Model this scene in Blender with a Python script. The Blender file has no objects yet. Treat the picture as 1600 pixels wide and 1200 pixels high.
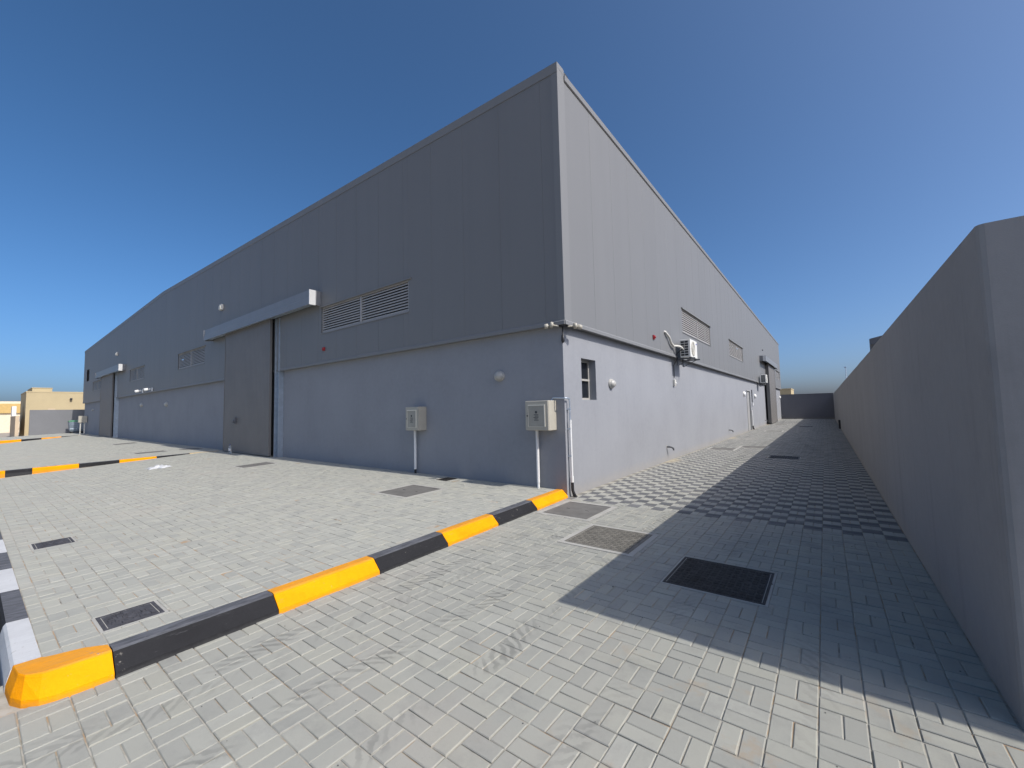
import bpy, math, random
import numpy as np
from mathutils import Vector, Matrix

random.seed(7)
rng = np.random.default_rng(7)
SC = bpy.context.scene
COL = SC.collection

# ------------------------------------------------------------------ camera, sky, sun, exposure
CAM = Vector((3.8605, -6.6936, 1.6275))
ROT = Matrix(((0.7956630460, 0.0563811794, 0.6031098406),
              (0.6053067341, -0.0363771454, -0.7951606510),
              (-0.0228926810, 0.9977463936, -0.0630718579)))
FPX = 643.0
cd = bpy.data.cameras.new('camera')
cam = bpy.data.objects.new('camera', cd)
COL.objects.link(cam)
cam.matrix_world = Matrix.Translation(CAM) @ ROT.to_4x4()
cd.sensor_fit = 'HORIZONTAL'
cd.sensor_width = 36.0
cd.lens = 36.0 * FPX / 1600.0
cd.clip_start = 0.05
cd.clip_end = 6000
SC.camera = cam

SUN_EL = math.radians(44.4)
SUN_PHI = math.radians(2.2)            # from +X towards +Y: the sun all but grazes the front
sun_dir = Vector((math.cos(SUN_EL) * math.cos(SUN_PHI), math.cos(SUN_EL) * math.sin(SUN_PHI), math.sin(SUN_EL)))

W = bpy.data.worlds.new('World')
SC.world = W
W.use_nodes = True
wn = W.node_tree
for n in list(wn.nodes):
    wn.nodes.remove(n)
sky = wn.nodes.new('ShaderNodeTexSky')
sky.sky_type = 'NISHITA'
sky.sun_disc = False
sky.sun_elevation = SUN_EL
sky.sun_rotation = math.radians(90) - SUN_PHI
sky.altitude = 0
sky.air_density = 0.55
sky.dust_density = 3.0
sky.ozone_density = 5.0
bg = wn.nodes.new('ShaderNodeBackground')
bg.inputs['Strength'].default_value = 0.139
wo = wn.nodes.new('ShaderNodeOutputWorld')
hs = wn.nodes.new('ShaderNodeHueSaturation')
hs.inputs['Saturation'].default_value = 1.17
hs.inputs['Hue'].default_value = 0.494
wn.links.new(sky.outputs[0], hs.inputs['Color'])
wn.links.new(hs.outputs[0], bg.inputs['Color'])
wn.links.new(bg.outputs[0], wo.inputs['Surface'])

sd = bpy.data.lights.new('sun', 'SUN')
sd.energy = 3.15
sd.angle = math.radians(0.53)
sd.color = (1.0, 0.955, 0.895)
so = bpy.data.objects.new('sun', sd)
COL.objects.link(so)
so.rotation_euler = (-sun_dir).to_track_quat('-Z', 'Y').to_euler()
so.location = (40, 0, 40)

vs = SC.view_settings
vs.view_transform = 'Standard'
vs.look = 'None'
vs.gamma = 1
vs.use_curve_mapping = False
vs.exposure = 0.42


# ------------------------------------------------------------------ materials
class NT:
    """small helper to write node trees"""
    def __init__(self, name):
        self.m = bpy.data.materials.new(name)
        self.m.use_nodes = True
        self.t = self.m.node_tree
        for n in list(self.t.nodes):
            self.t.nodes.remove(n)
        self.out = self.t.nodes.new('ShaderNodeOutputMaterial')
        self.b = self.t.nodes.new('ShaderNodeBsdfPrincipled')
        self.t.links.new(self.b.outputs[0], self.out.inputs['Surface'])
        g = self.t.nodes.new('ShaderNodeNewGeometry')
        self.pos = g.outputs['Position']

    def n(self, typ, **kw):
        x = self.t.nodes.new(typ)
        for k, v in kw.items():
            setattr(x, k, v)
        return x

    def put(self, sock, v):
        if hasattr(v, 'is_output') or isinstance(v, bpy.types.NodeSocket):
            self.t.links.new(v, sock)
        else:
            sock.default_value = v

    def math(self, op, a, b=0.0, c=0.0, clamp=False):
        x = self.n('ShaderNodeMath', operation=op, use_clamp=clamp)
        self.put(x.inputs[0], a)
        self.put(x.inputs[1], b)
        self.put(x.inputs[2], c)
        return x.outputs[0]

    def vec(self, op, a, b):
        x = self.n('ShaderNodeVectorMath', operation=op)
        self.put(x.inputs[0], a)
        self.put(x.inputs[1], b)
        return x.outputs[0]

    def sep(self, v):
        x = self.n('ShaderNodeSeparateXYZ')
        self.put(x.inputs[0], v)
        return x.outputs

    def comb(self, x, y, z):
        c = self.n('ShaderNodeCombineXYZ')
        for i, q in enumerate((x, y, z)):
            self.put(c.inputs[i], q)
        return c.outputs[0]

    def noise(self, scale, detail=4, rough=0.6, vec=None, dist=0.0):
        x = self.n('ShaderNodeTexNoise')
        self.put(x.inputs['Vector'], vec if vec is not None else self.pos)
        x.inputs['Scale'].default_value = scale
        x.inputs['Detail'].default_value = detail
        x.inputs['Roughness'].default_value = rough
        x.inputs['Distortion'].default_value = dist
        return x.outputs['Fac']

    def ramp(self, f, stops):
        x = self.n('ShaderNodeValToRGB')
        self.put(x.inputs[0], f)
        el = x.color_ramp.elements
        while len(el) > 1:
            el.remove(el[-1])
        el[0].position = stops[0][0]
        el[0].color = (*stops[0][1], 1) if len(stops[0][1]) == 3 else stops[0][1]
        for p, c in stops[1:]:
            e = el.new(p)
            e.color = (*c, 1)
        return x.outputs[0]

    def step(self, f, lo, hi):
        x = self.n('ShaderNodeMapRange', interpolation_type='SMOOTHSTEP')
        self.put(x.inputs[0], f)
        x.inputs[1].default_value = lo
        x.inputs[2].default_value = hi
        return x.outputs[0]

    def mix(self, f, a, b, mode='MIX'):
        x = self.n('ShaderNodeMix', data_type='RGBA', blend_type=mode)
        self.put(x.inputs[0], f)
        self.put(x.inputs[6], a if not isinstance(a, tuple) else (*a, 1))
        self.put(x.inputs[7], b if not isinstance(b, tuple) else (*b, 1))
        return x.outputs[2]

    def bump(self, h, strength, dist):
        x = self.n('ShaderNodeBump')
        x.inputs['Strength'].default_value = strength
        x.inputs['Distance'].default_value = dist
        self.put(x.inputs['Height'], h)
        self.t.links.new(x.outputs[0], self.b.inputs['Normal'])

    def fin(self, col=None, rough=0.6, metal=0.0, spec=0.5):
        if col is not None:
            self.put(self.b.inputs['Base Color'], col if not isinstance(col, tuple) else (*col, 1))
        self.put(self.b.inputs['Roughness'], rough)
        self.b.inputs['Metallic'].default_value = metal
        self.b.inputs['Specular IOR Level'].default_value = spec
        return self.m


def simple(name, col, rough=0.6, metal=0.0, var=0.12, scale=3.0, fine=60.0, bump=0.0, bdist=0.002, spec=0.5):
    t = NT(name)
    a = t.noise(scale, 5, 0.65)
    b = t.noise(fine, 3, 0.6)
    f = t.math('ADD', t.math('MULTIPLY', a, 0.7), t.math('MULTIPLY', b, 0.3))
    lo = tuple(c * (1 - var * 1.6) for c in col)
    hi = tuple(min(1, c * (1 + var * 1.6)) for c in col)
    c = t.ramp(f, [(0.25, lo), (0.5, col), (0.75, hi)])
    if bump:
        t.bump(b, bump, bdist)
    return t.fin(c, rough, metal, spec)


def plaster(name, col, dirt=(0.33, 0.29, 0.23), streak=0.25, dust_top=0.5):
    """painted render: faint trowel mottling, rain streaks and dust splashed at the foot"""
    t = NT(name)
    big = t.noise(0.7, 5, 0.6)
    x, y, z = t.sep(t.pos)[:3]
    sv = t.comb(t.math('MULTIPLY', x, 3.0), t.math('MULTIPLY', y, 3.0), t.math('MULTIPLY', z, 0.22))
    st = t.noise(1.3, 5, 0.7, sv)
    fine = t.noise(170, 3, 0.7)
    trowel = t.noise(9, 4, 0.7)
    f = t.math('ADD', t.math('MULTIPLY', big, 0.5), t.math('MULTIPLY', trowel, 0.28))
    f = t.math('ADD', f, t.math('MULTIPLY', fine, 0.22))
    c = t.ramp(f, [(0.3, tuple(q * 0.86 for q in col)), (0.5, col), (0.7, tuple(q * 1.09 for q in col))])
    sm = t.math('MULTIPLY', t.step(st, 0.52, 0.75), streak)
    c = t.mix(sm, c, tuple(q * 0.72 for q in col))
    low = t.math('SUBTRACT', 1.0, t.step(t.math('ADD', z, t.math('MULTIPLY', trowel, -0.35)), -0.16, dust_top * 0.22))
    c = t.mix(t.math('MULTIPLY', low, 0.28), c, dirt)
    t.bump(t.math('ADD', fine, t.math('MULTIPLY', trowel, 0.8)), 0.35, 0.004)
    return t.fin(c, 0.85, 0, 0.3)


PX0, PY0 = 0.14, -3.675


def paver_mat(name, checker, tyres, base):
    t = NT(name)
    x, y, z = t.sep(t.pos)[:3]
    u = t.math('DIVIDE', t.math('SUBTRACT', x, PX0), 0.2)
    v = t.math('DIVIDE', t.math('SUBTRACT', y, PY0), 0.2)
    cx, cy = t.math('FLOOR', u), t.math('FLOOR', v)
    fx, fy = t.math('SUBTRACT', u, cx), t.math('SUBTRACT', v, cy)
    par = t.math('FLOORED_MODULO', t.math('ADD', cx, cy), 2.0)          # 0: pair runs along Y, 1: along X
    sx, sy = t.math('GREATER_THAN', fx, 0.5), t.math('GREATER_THAN', fy, 0.5)
    sub = t.math('ADD', t.math('MULTIPLY', sx, t.math('SUBTRACT', 1.0, par)), t.math('MULTIPLY', sy, par))
    wn_ = t.n('ShaderNodeTexWhiteNoise', noise_dimensions='3D')
    t.put(wn_.inputs['Vector'], t.comb(t.math('ADD', cx, 0.5), t.math('ADD', cy, 0.5), t.math('ADD', sub, 0.5)))
    r = wn_.outputs['Value']
    k = base
    c = t.ramp(r, [(0.0, (k * 0.90, k * 0.90, k * 0.795)), (0.3, (k * 0.97, k * 0.965, k * 0.845)),
                   (0.62, (k, k * 0.995, k * 0.865)), (0.86, (k * 1.03, k * 1.015, k * 0.86)), (1.0, (k * 1.07, k * 1.065, k * 0.935))])
    if checker:
        cyw = t.math('ADD', t.math('MULTIPLY', t.math('ADD', cy, 0.5), 0.2), PY0)
        dk = t.math('MULTIPLY', par, t.math('GREATER_THAN', cyw, -0.1))
        dkc = t.ramp(r, [(0.0, (0.10, 0.102, 0.106)), (0.5, (0.13, 0.132, 0.134)), (1.0, (0.17, 0.17, 0.17))])
        c = t.mix(dk, c, dkc)
        # light blocks of the chequered stretch are a shade paler
        lt = t.math('MULTIPLY', t.math('SUBTRACT', 1.0, par), t.math('GREATER_THAN', cyw, -0.1))
        c = t.mix(t.math('MULTIPLY', lt, 0.22), c, (k * 1.22, k * 1.2, k * 1.12))
    blot = t.noise(3.0, 7, 0.72)
    c = t.mix(t.math('MULTIPLY', t.step(blot, 0.47, 0.72), 0.40 if tyres else 0.26), c, (k * 0.60, k * 0.60, k * 0.565))
    dust = t.noise(0.5, 5, 0.65)
    c = t.mix(t.math('MULTIPLY', t.step(dust, 0.5, 0.72), 0.40), c, (k * 1.1, k * 1.02, k * 0.88))
    grain = t.noise(420, 2, 0.7)
    grain2 = t.noise(60, 4, 0.7)
    c = t.mix(t.math('MULTIPLY', t.step(grain2, 0.55, 0.8), 0.25), c, (k * 0.7, k * 0.69, k * 0.66))
    c = t.mix(t.math('MULTIPLY', t.step(grain, 0.5, 0.75), 0.30), c, (k * 0.62, k * 0.62, k * 0.61))
    if tyres:
        # printed tyre tracks: rows of slanted tread smudges
        tot = None
        for i, (tx, sl, wd, st) in enumerate(((0.62, 0.0, 0.085, 0.75), (0.86, 0.05, 0.07, 0.5), (1.42, 0.02, 0.09, 0.85),
                                              (2.0, -0.03, 0.085, 0.75), (2.78, 0.05, 0.09, 0.45), (3.72, -0.02, 0.08, 0.35))):
            off = t.math('SUBTRACT', x, t.math('ADD', tx, t.math('MULTIPLY', t.math('ADD', y, 4.4), sl)))
            off = t.math('ADD', off, t.math('MULTIPLY', t.math('SUBTRACT', t.noise(0.8 + 0.07 * i, 2), 0.5), 0.25))
            band = t.math('SUBTRACT', 1.0, t.step(t.math('ABSOLUTE', off), wd * 0.6, wd * 1.25))
            wob = t.math('MULTIPLY', t.math('SUBTRACT', t.noise(5 + i, 3, 0.6), 0.5), 0.16)
            tr = t.math('SINE', t.math('MULTIPLY', t.math('ADD', t.math('ADD', y, wob), t.math('MULTIPLY', off, 0.9 if i % 2 else -1.1)), 70.0))
            tr = t.step(t.math('ADD', tr, t.math('MULTIPLY', t.math('SUBTRACT', t.noise(14, 3), 0.5), 2.6)), -0.5, 0.7)
            br = t.step(t.noise(1.1 + 0.13 * i, 4, 0.7), 0.40, 0.62)
            q = t.math('MULTIPLY', t.math('MULTIPLY', band, tr), t.math('MULTIPLY', br, st))
            tot = q if tot is None else t.math('MAXIMUM', tot, q)
        c = t.mix(t.math('MULTIPLY', tot, 0.60), c, (0.115, 0.115, 0.108))
    if checker:
        for sy_ in (6.1, 16.1, 31.5):
            dx = t.math('DIVIDE', x, 0.42)
            dy = t.math('DIVIDE', t.math('SUBTRACT', y, sy_), 0.8)
            d = t.math('SQRT', t.math('ADD', t.math('MULTIPLY', dx, dx), t.math('MULTIPLY', dy, dy)))
            d = t.math('ADD', d, t.math('MULTIPLY', t.math('SUBTRACT', grain2, 0.5), 0.9))
            c = t.mix(t.math('MULTIPLY', t.math('SUBTRACT', 1.0, t.step(d, 0.3, 1.05)), 0.75), c, (0.40, 0.345, 0.24))
        # sand left along the foot of the wall
        ft = t.math('ADD', x, t.math('MULTIPLY', t.math('SUBTRACT', blot, 0.5), 0.25))
        c = t.mix(t.math('MULTIPLY', t.math('MULTIPLY', t.math('SUBTRACT', 1.0, t.step(ft, 0.02, 0.16)), t.math('GREATER_THAN', y, 0.0)), 0.5), c, (0.36, 0.33, 0.26))
        rust = t.math('MULTIPLY', t.step(t.noise(3.1, 5, 0.7), 0.56, 0.70), t.step(x, 1.8, 3.4))
        rust = t.math('MULTIPLY', rust, t.math('SUBTRACT', 1.0, t.step(y, -4.2, -3.2)))
        c = t.mix(t.math('MULTIPLY', rust, 0.35), c, (0.36, 0.24, 0.13))
    t.bump(t.math('ADD', grain, t.math('MULTIPLY', grain2, 1.2)), 0.5, 0.0025)
    return t.fin(c, 0.9, 0, 0.25)


def sheet_metal(name, col, spec=0.25, rough=0.5):
    t = NT(name)
    x, y, z = t.sep(t.pos)[:3]
    sv = t.comb(t.math('MULTIPLY', x, 2.0), t.math('MULTIPLY', y, 2.0), t.math('MULTIPLY', z, 0.12))
    st = t.noise(1.5, 5, 0.65, sv)
    big = t.noise(0.5, 4, 0.6)
    f = t.math('ADD', t.math('MULTIPLY', st, 0.6), t.math('MULTIPLY', big, 0.4))
    c = t.ramp(f, [(0.3, tuple(q * 0.965 for q in col)), (0.5, col), (0.72, tuple(q * 1.03 for q in col))])
    # per-panel tone
    cell = t.comb(t.math('FLOOR', t.math('DIVIDE', t.math('ADD', x, 0.13), 1.06)), t.math('FLOOR', t.math('DIVIDE', t.math('ADD', y, -0.12), 1.06)), 0.0)
    wnz = t.n('ShaderNodeTexWhiteNoise', noise_dimensions='2D')
    t.put(wnz.inputs['Vector'], cell)
    c = t.mix(t.math('MULTIPLY', wnz.outputs['Value'], 0.07), c, tuple(q * 0.72 for q in col))
    # slight oil-canning
    t.bump(t.noise(1.6, 2, 0.5, sv), 0.06, 0.02)
    return t.fin(c, rough, 0.0, spec)


M = {}
M['clad'] = sheet_metal('cladding', (0.181, 0.183, 0.184))
M['trim'] = sheet_metal('trim', (0.198, 0.2, 0.2))
M['soffit'] = simple('soffit', (0.25, 0.26, 0.27), 0.6)
M['sealant'] = simple('sealant', (0.5, 0.5, 0.49), 0.7)
M['wall'] = plaster('wall_paint', (0.266, 0.274, 0.291), streak=0.14)
M['bound'] = plaster('boundary_paint', (0.272, 0.265, 0.262), streak=0.55)
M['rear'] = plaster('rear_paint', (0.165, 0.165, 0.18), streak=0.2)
M['greywall'] = plaster('neighbour_grey', (0.18, 0.183, 0.19), streak=0.1)
M['cream'] = plaster('cream_paint', (0.43, 0.355, 0.215), streak=0.1)
M['tan'] = plaster('tan_paint', (0.50, 0.40, 0.28), streak=0.1)
M['ochre'] = simple('ochre_roof', (0.50, 0.34, 0.12), 0.7)
M['pale'] = simple('pale_paint', (0.66, 0.57, 0.42), 0.8)
M['paver'] = paver_mat('paver_driveway', True, True, 0.328)
M['paver_pad'] = paver_mat('paver_forecourt', False, False, 0.36)
M['sand_plain'] = simple('jointing_sand', (0.36, 0.34, 0.29), 0.95, var=0.2, scale=5, fine=200, bump=0.4)
ts = NT('jointing_sand')
sc_ = ts.ramp(ts.noise(9, 5, 0.7), [(0.3, (0.27, 0.25, 0.205)), (0.55, (0.37, 0.35, 0.30)), (0.75, (0.42, 0.405, 0.36))])
sx_, sy_, sz_ = ts.sep(ts.pos)[:3]
rm = ts.math('MULTIPLY', ts.step(ts.noise(2.3, 4, 0.7), 0.50, 0.62), 0.75)
sc_ = ts.mix(rm, sc_, (0.36, 0.23, 0.12))
sc_ = ts.mix(ts.math('MULTIPLY', ts.step(ts.noise(5.3, 4, 0.7), 0.60, 0.68), 0.8), sc_, (0.09, 0.085, 0.075))
M['sand'] = ts.fin(sc_, 0.95, 0, 0.2)
M['ground'] = simple('ground_sand', (0.36, 0.31, 0.25), 0.95, var=0.2, scale=0.15, fine=4)
M['cement'] = simple('cement', (0.36, 0.35, 0.315), 0.92, var=0.14, scale=4, fine=120, bump=0.4, bdist=0.003)
M['lidgrey'] = simple('lid_grey', (0.135, 0.13, 0.118), 0.85, var=0.22, scale=5, fine=90, bump=0.3)
M['iron'] = simple('cast_iron', (0.030, 0.029, 0.028), 0.6, var=0.55, scale=7, fine=60, bump=0.4, spec=0.25)
M['irondust'] = simple('dusty_iron', (0.155, 0.145, 0.122), 0.85, var=0.3, scale=6, fine=70, bump=0.4)
M['grate'] = simple('grate_iron', (0.065, 0.065, 0.072), 0.8, var=0.4, scale=18, fine=80, bump=0.5, spec=0.12)


def kerb_paint(name, col, wear, topwear=0.5):
    t = NT(name)
    a = t.noise(2.2, 5, 0.7)
    b = t.noise(26, 5, 0.75)
    g = t.noise(240, 2, 0.6)
    c = t.ramp(a, [(0.3, tuple(q * 0.82 for q in col)), (0.55, col), (0.75, tuple(min(1, q * 1.07) for q in col))])
    x, y, z = t.sep(t.pos)[:3]
    nz = t.n('ShaderNodeNewGeometry').outputs['Normal']
    up = t.step(t.sep(nz)[2], 0.75, 0.98)
    drag = t.noise(7, 5, 0.7, t.comb(t.math('MULTIPLY', x, 4.0), t.math('MULTIPLY', y, 0.8), t.math('MULTIPLY', z, 6.0)))
    dirt = t.math('MULTIPLY', up, t.math('ADD', topwear * 0.55, t.math('MULTIPLY', t.step(drag, 0.38, 0.62), topwear * 0.45)))
    c = t.mix(dirt, c, wear)
    foot = t.math('SUBTRACT', 1.0, t.step(t.math('ADD', z, t.math('MULTIPLY', t.math('SUBTRACT', b, 0.5), 0.06)), 0.0, 0.035))
    c = t.mix(t.math('MULTIPLY', foot, 0.45), c, tuple(0.5 * q + 0.05 for q in col))
    scuff = t.math('MULTIPLY', t.step(drag, 0.60, 0.72), 0.30)
    c = t.mix(scuff, c, tuple(0.55 * q + 0.06 for q in wear))
    chip = t.step(t.math('ADD', b, t.math('MULTIPLY', t.math('SUBTRACT', a, 0.5), 0.5)), 0.665, 0.71)
    c = t.mix(t.math('MULTIPLY', chip, 0.6), c, (0.27, 0.25, 0.22))
    t.bump(t.math('ADD', g, t.math('MULTIPLY', b, 2.2)), 0.5, 0.004)
    return t.fin(c, 0.7, 0, 0.12)


M['kyellow'] = kerb_paint('kerb_yellow', (0.86, 0.325, 0.0), (0.46, 0.25, 0.07), 0.55)
M['kblack'] = kerb_paint('kerb_black', (0.022, 0.022, 0.024), (0.15, 0.155, 0.17), 0.85)
M['kwhite'] = kerb_paint('kerb_white', (0.56, 0.57, 0.57), (0.45, 0.45, 0.45))
M['kfaded'] = kerb_paint('kerb_faded', (0.58, 0.42, 0.21), (0.48, 0.40, 0.28))
M['galv'] = simple('galvanised', (0.50, 0.57, 0.64), 0.35, 0.7, var=0.12, scale=6)
M['alu'] = simple('aluminium', (0.62, 0.62, 0.61), 0.4, 0.3, var=0.06)
M['door'] = simple('door_sheet', (0.160, 0.152, 0.144), 0.55, 0.0, var=0.08, scale=1.0)
M['canopy'] = simple('canopy_sheet', (0.20, 0.203, 0.21), 0.42, 0.0, var=0.06)
M['slat'] = simple('louvre_slat', (0.34, 0.325, 0.305), 0.5, 0.0, var=0.06)
M['dark'] = simple('void_shade', (0.012, 0.012, 0.013), 0.9)  # near-black colour put in where a space lies in shade
M['black'] = simple('black_plastic', (0.018, 0.018, 0.02), 0.5)
M['boxbeige'] = simple('beige_box', (0.40, 0.375, 0.31), 0.5, var=0.07)
M['boxtrim'] = simple('beige_seal', (0.66, 0.63, 0.53), 0.5, var=0.05)
M['ink'] = simple('ink', (0.06, 0.06, 0.06), 0.7)
M['sticker'] = simple('sticker', (0.33, 0.315, 0.265), 0.6)
M['white'] = simple('white_plastic', (0.72, 0.72, 0.70), 0.45, var=0.05)
M['offwhite'] = simple('offwhite_plastic', (0.60, 0.58, 0.52), 0.45, var=0.06)
M['winframe'] = simple('window_frame', (0.36, 0.345, 0.31), 0.5, var=0.06)
M['lampglass'] = simple('lamp_glass', (0.40, 0.39, 0.355), 0.35, var=0.08)
M['acwhite'] = simple('ac_white', (0.70, 0.69, 0.64), 0.45, var=0.05)
M['blue'] = simple('logo_blue', (0.06, 0.07, 0.35), 0.5)
M['red'] = simple('alarm_red', (0.30, 0.012, 0.016), 0.5)
M['greydoor'] = simple('grey_door', (0.33, 0.33, 0.32), 0.5, var=0.06)
M['pvc'] = simple('grey_pvc', (0.10, 0.105, 0.115), 0.5)
M['binmetal'] = simple('bin_metal', (0.30, 0.36, 0.42), 0.4, 0.6, var=0.25, scale=5)
M['bingreen'] = simple('bin_green', (0.10, 0.26, 0.15), 0.5)
M['roofsheet'] = simple('roof_sheet', (0.42, 0.42, 0.41), 0.5)
M['stain'] = simple('sand_stain', (0.47, 0.42, 0.32), 0.95, var=0.25, scale=6, fine=80)
M['stone'] = simple('pebble', (0.10, 0.095, 0.09), 0.9, var=0.3)
M['neigh'] = simple('neighbour_dark', (0.10, 0.105, 0.115), 0.6)
M['bag'] = simple('bag_plastic', (0.52, 0.53, 0.54), 0.5, var=0.15, scale=9)


def glass_mat(name, col, rough=0.05):
    t = NT(name)
    t.fin(col, rough, 0, 0.8)
    return t.m


M['glass'] = glass_mat('window_glass', (0.012, 0.014, 0.018))
tb = NT('bottle_plastic')
tb.fin((0.86, 0.92, 0.96), 0.08)
tb.b.inputs['Transmission Weight'].default_value = 0.85
tb.b.inputs['IOR'].default_value = 1.2
M['bottle'] = tb.m


# ------------------------------------------------------------------ mesh helpers
class MB:
    def __init__(self):
        self.v, self.f, self.sm = [], [], []

    def add(self, vs_, fs, smooth=False):
        o = len(self.v)
        self.v += [tuple(p) for p in vs_]
        self.f += [tuple(i + o for i in q) for q in fs]
        self.sm += [smooth] * len(fs)
        return self

    def box(self, x0, x1, y0, y1, z0, z1):
        x0, x1 = min(x0, x1), max(x0, x1)
        y0, y1 = min(y0, y1), max(y0, y1)
        z0, z1 = min(z0, z1), max(z0, z1)
        vs_ = [(x0, y0, z0), (x1, y0, z0), (x1, y1, z0), (x0, y1, z0), (x0, y0, z1), (x1, y0, z1), (x1, y1, z1), (x0, y1, z1)]
        return self.add(vs_, [(0, 3, 2, 1), (4, 5, 6, 7), (0, 1, 5, 4), (1, 2, 6, 5), (2, 3, 7, 6), (3, 0, 4, 7)])

    def bbox(self, x0, x1, y0, y1, z0, z1, b=0.01):
        """box with chamfered edges"""
        import bmesh
        bm = bmesh.new()
        bmesh.ops.create_cube(bm, size=1)
        for q in bm.verts:
            q.co = ((x0 + x1) / 2 + q.co.x * (x1 - x0), (y0 + y1) / 2 + q.co.y * (y1 - y0), (z0 + z1) / 2 + q.co.z * (z1 - z0))
        bmesh.ops.bevel(bm, geom=list(bm.edges), offset=b, segments=2, affect='EDGES', profile=0.5)
        bm.verts.index_update()
        self.add([q.co[:] for q in bm.verts], [[w.index for w in f.verts] for f in bm.faces])
        bm.free()
        return self

    def prism(self, poly, axis, a, b):
        """extrude a 2D polygon along an axis: axis 'x' poly=(y,z), 'y' poly=(x,z), 'z' poly=(x,y)"""
        n = len(poly)
        def p3(q, t):
            return {'x': (t, q[0], q[1]), 'y': (q[0], t, q[1]), 'z': (q[0], q[1], t)}[axis]
        vs_ = [p3(q, a) for q in poly] + [p3(q, b) for q in poly]
        fs = [tuple(range(n))[::-1], tuple(range(n, 2 * n))]
        fs += [(i, (i + 1) % n, n + (i + 1) % n, n + i) for i in range(n)]
        return self.add(vs_, fs)

    def rings(self, rings, cap=True, smooth=True):
        n = len(rings[0])
        vs_ = [p for r in rings for p in r]
        fs = []
        for k in range(len(rings) - 1):
            for i in range(n):
                fs.append((k * n + i, k * n + (i + 1) % n, (k + 1) * n + (i + 1) % n, (k + 1) * n + i))
        self.add(vs_, fs, smooth)
        if cap:
            self.add(rings[0], [tuple(range(n))[::-1]])
            self.add(rings[-1], [tuple(range(n))])
        return self

    def tube(self, pts, r, n=10, cap=True):
        pts = [Vector(p) for p in pts]
        rs = r if isinstance(r, (list, tuple)) else [r] * len(pts)
        out = []
        for i, p in enumerate(pts):
            d = (pts[min(i + 1, len(pts) - 1)] - pts[max(i - 1, 0)]).normalized()
            a = Vector((0, 0, 1)) if abs(d.z) < 0.9 else Vector((1, 0, 0))
            s1 = d.cross(a).normalized()
            s2 = d.cross(s1)
            out.append([tuple(p + (s1 * math.cos(2 * math.pi * k / n) + s2 * math.sin(2 * math.pi * k / n)) * rs[i]) for k in range(n)])
        return self.rings(out, cap)

    def lathe(self, c, axis, prof, n=20, sc=(1, 1)):
        """prof: list of (distance along axis, radius)"""
        c = Vector(c)
        d = Vector(axis).normalized()
        a = Vector((0, 0, 1)) if abs(d.z) < 0.9 else Vector((1, 0, 0))
        s1 = d.cross(a).normalized()
        s2 = s1.cross(d)
        out = [[tuple(c + d * t + s1 * (r * sc[0] * math.cos(2 * math.pi * k / n)) + s2 * (r * sc[1] * math.sin(2 * math.pi * k / n))) for k in range(n)] for t, r in prof]
        return self.rings(out)

    def build(self, name, mat, parent=None):
        me = bpy.data.meshes.new(name)
        me.from_pydata(self.v, [], self.f)
        me.polygons.foreach_set('use_smooth', self.sm)
        me.materials.append(M[mat])
        fix_normals(me)
        return link(name, me, parent)


def fix_normals(me):
    import bmesh
    bm = bmesh.new()
    bm.from_mesh(me)
    bmesh.ops.recalc_face_normals(bm, faces=bm.faces)
    bm.to_mesh(me)
    bm.free()
    me.update()


def link(name, me, parent=None):
    o = bpy.data.objects.new(name, me)
    COL.objects.link(o)
    if parent is not None:
        o.parent = parent
        o.matrix_parent_inverse = parent_inv(parent)
    return o


def parent_inv(p):
    # meshes under a thing are written in world coordinates, so only a top-level thing's own place has to be undone
    return Matrix.Translation(-p.location) if p.parent is None else Matrix.Identity(4)


def tag(o, label=None, cat=None, group=None, kind=None):
    if label:
        o['label'] = label
    if cat:
        o['category'] = cat
    if group:
        o['group'] = group
    if kind:
        o['kind'] = kind
    return o


def thing(name, loc, label=None, cat=None, group=None, kind=None):
    o = link(name, None)
    o.location = loc
    o.empty_display_size = 0.2
    return tag(o, label, cat, group, kind)


def clamp(a, lo=0.0, hi=1.0):
    return max(lo, min(hi, a))


# ------------------------------------------------------------------ ground levels (metres)
LX, LY = 52.96, 46.62         # warehouse: along -X and along +Y
KX2, KX3 = -16.6, -47.5       # the two kerbs that divide the forecourt
WX, WYN = 4.546, -3.52        # boundary wall: lane face and near end
WH = 2.545


def front_z(x):
    return 0.13 + 0.15 * clamp(-x / 40.0, 0, 1.35)


def pad_z(x, y):
    t = clamp((-y - 0.9) / 5.0, 0, 1.15)
    zf = front_z(x)
    if x > KX2:
        return zf - 0.30 * clamp(-x / 16.6) * t
    if x > KX3:
        return zf - (0.09 + 0.37 * clamp((KX2 - x) / 30.9)) * t
    return zf - 0.20 * t


def grid_sheet(name, xs, ys, zf, mat, kind='structure'):
    vs_ = [(x, y, zf(x, y)) for y in ys for x in xs]
    n = len(xs)
    fs = [(j * n + i, j * n + i + 1, (j + 1) * n + i + 1, (j + 1) * n + i) for j in range(len(ys) - 1) for i in range(n - 1)]
    me = bpy.data.meshes.new(name)
    me.from_pydata(vs_, [], fs)
    me.materials.append(M[mat])
    me.update()
    o = link(name, me)
    o['kind'] = kind
    return o


# the open ground to the horizon
def lin(a, b, n):
    return [a + (b - a) * i / (n - 1) for i in range(n)]


tag(MB().add([(-3000, -3000, -0.62), (3000, -3000, -0.62), (3000, 3000, -0.62), (-3000, 3000, -0.62)], [(0, 1, 2, 3)]).build('ground', 'ground'), kind='structure')

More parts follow.
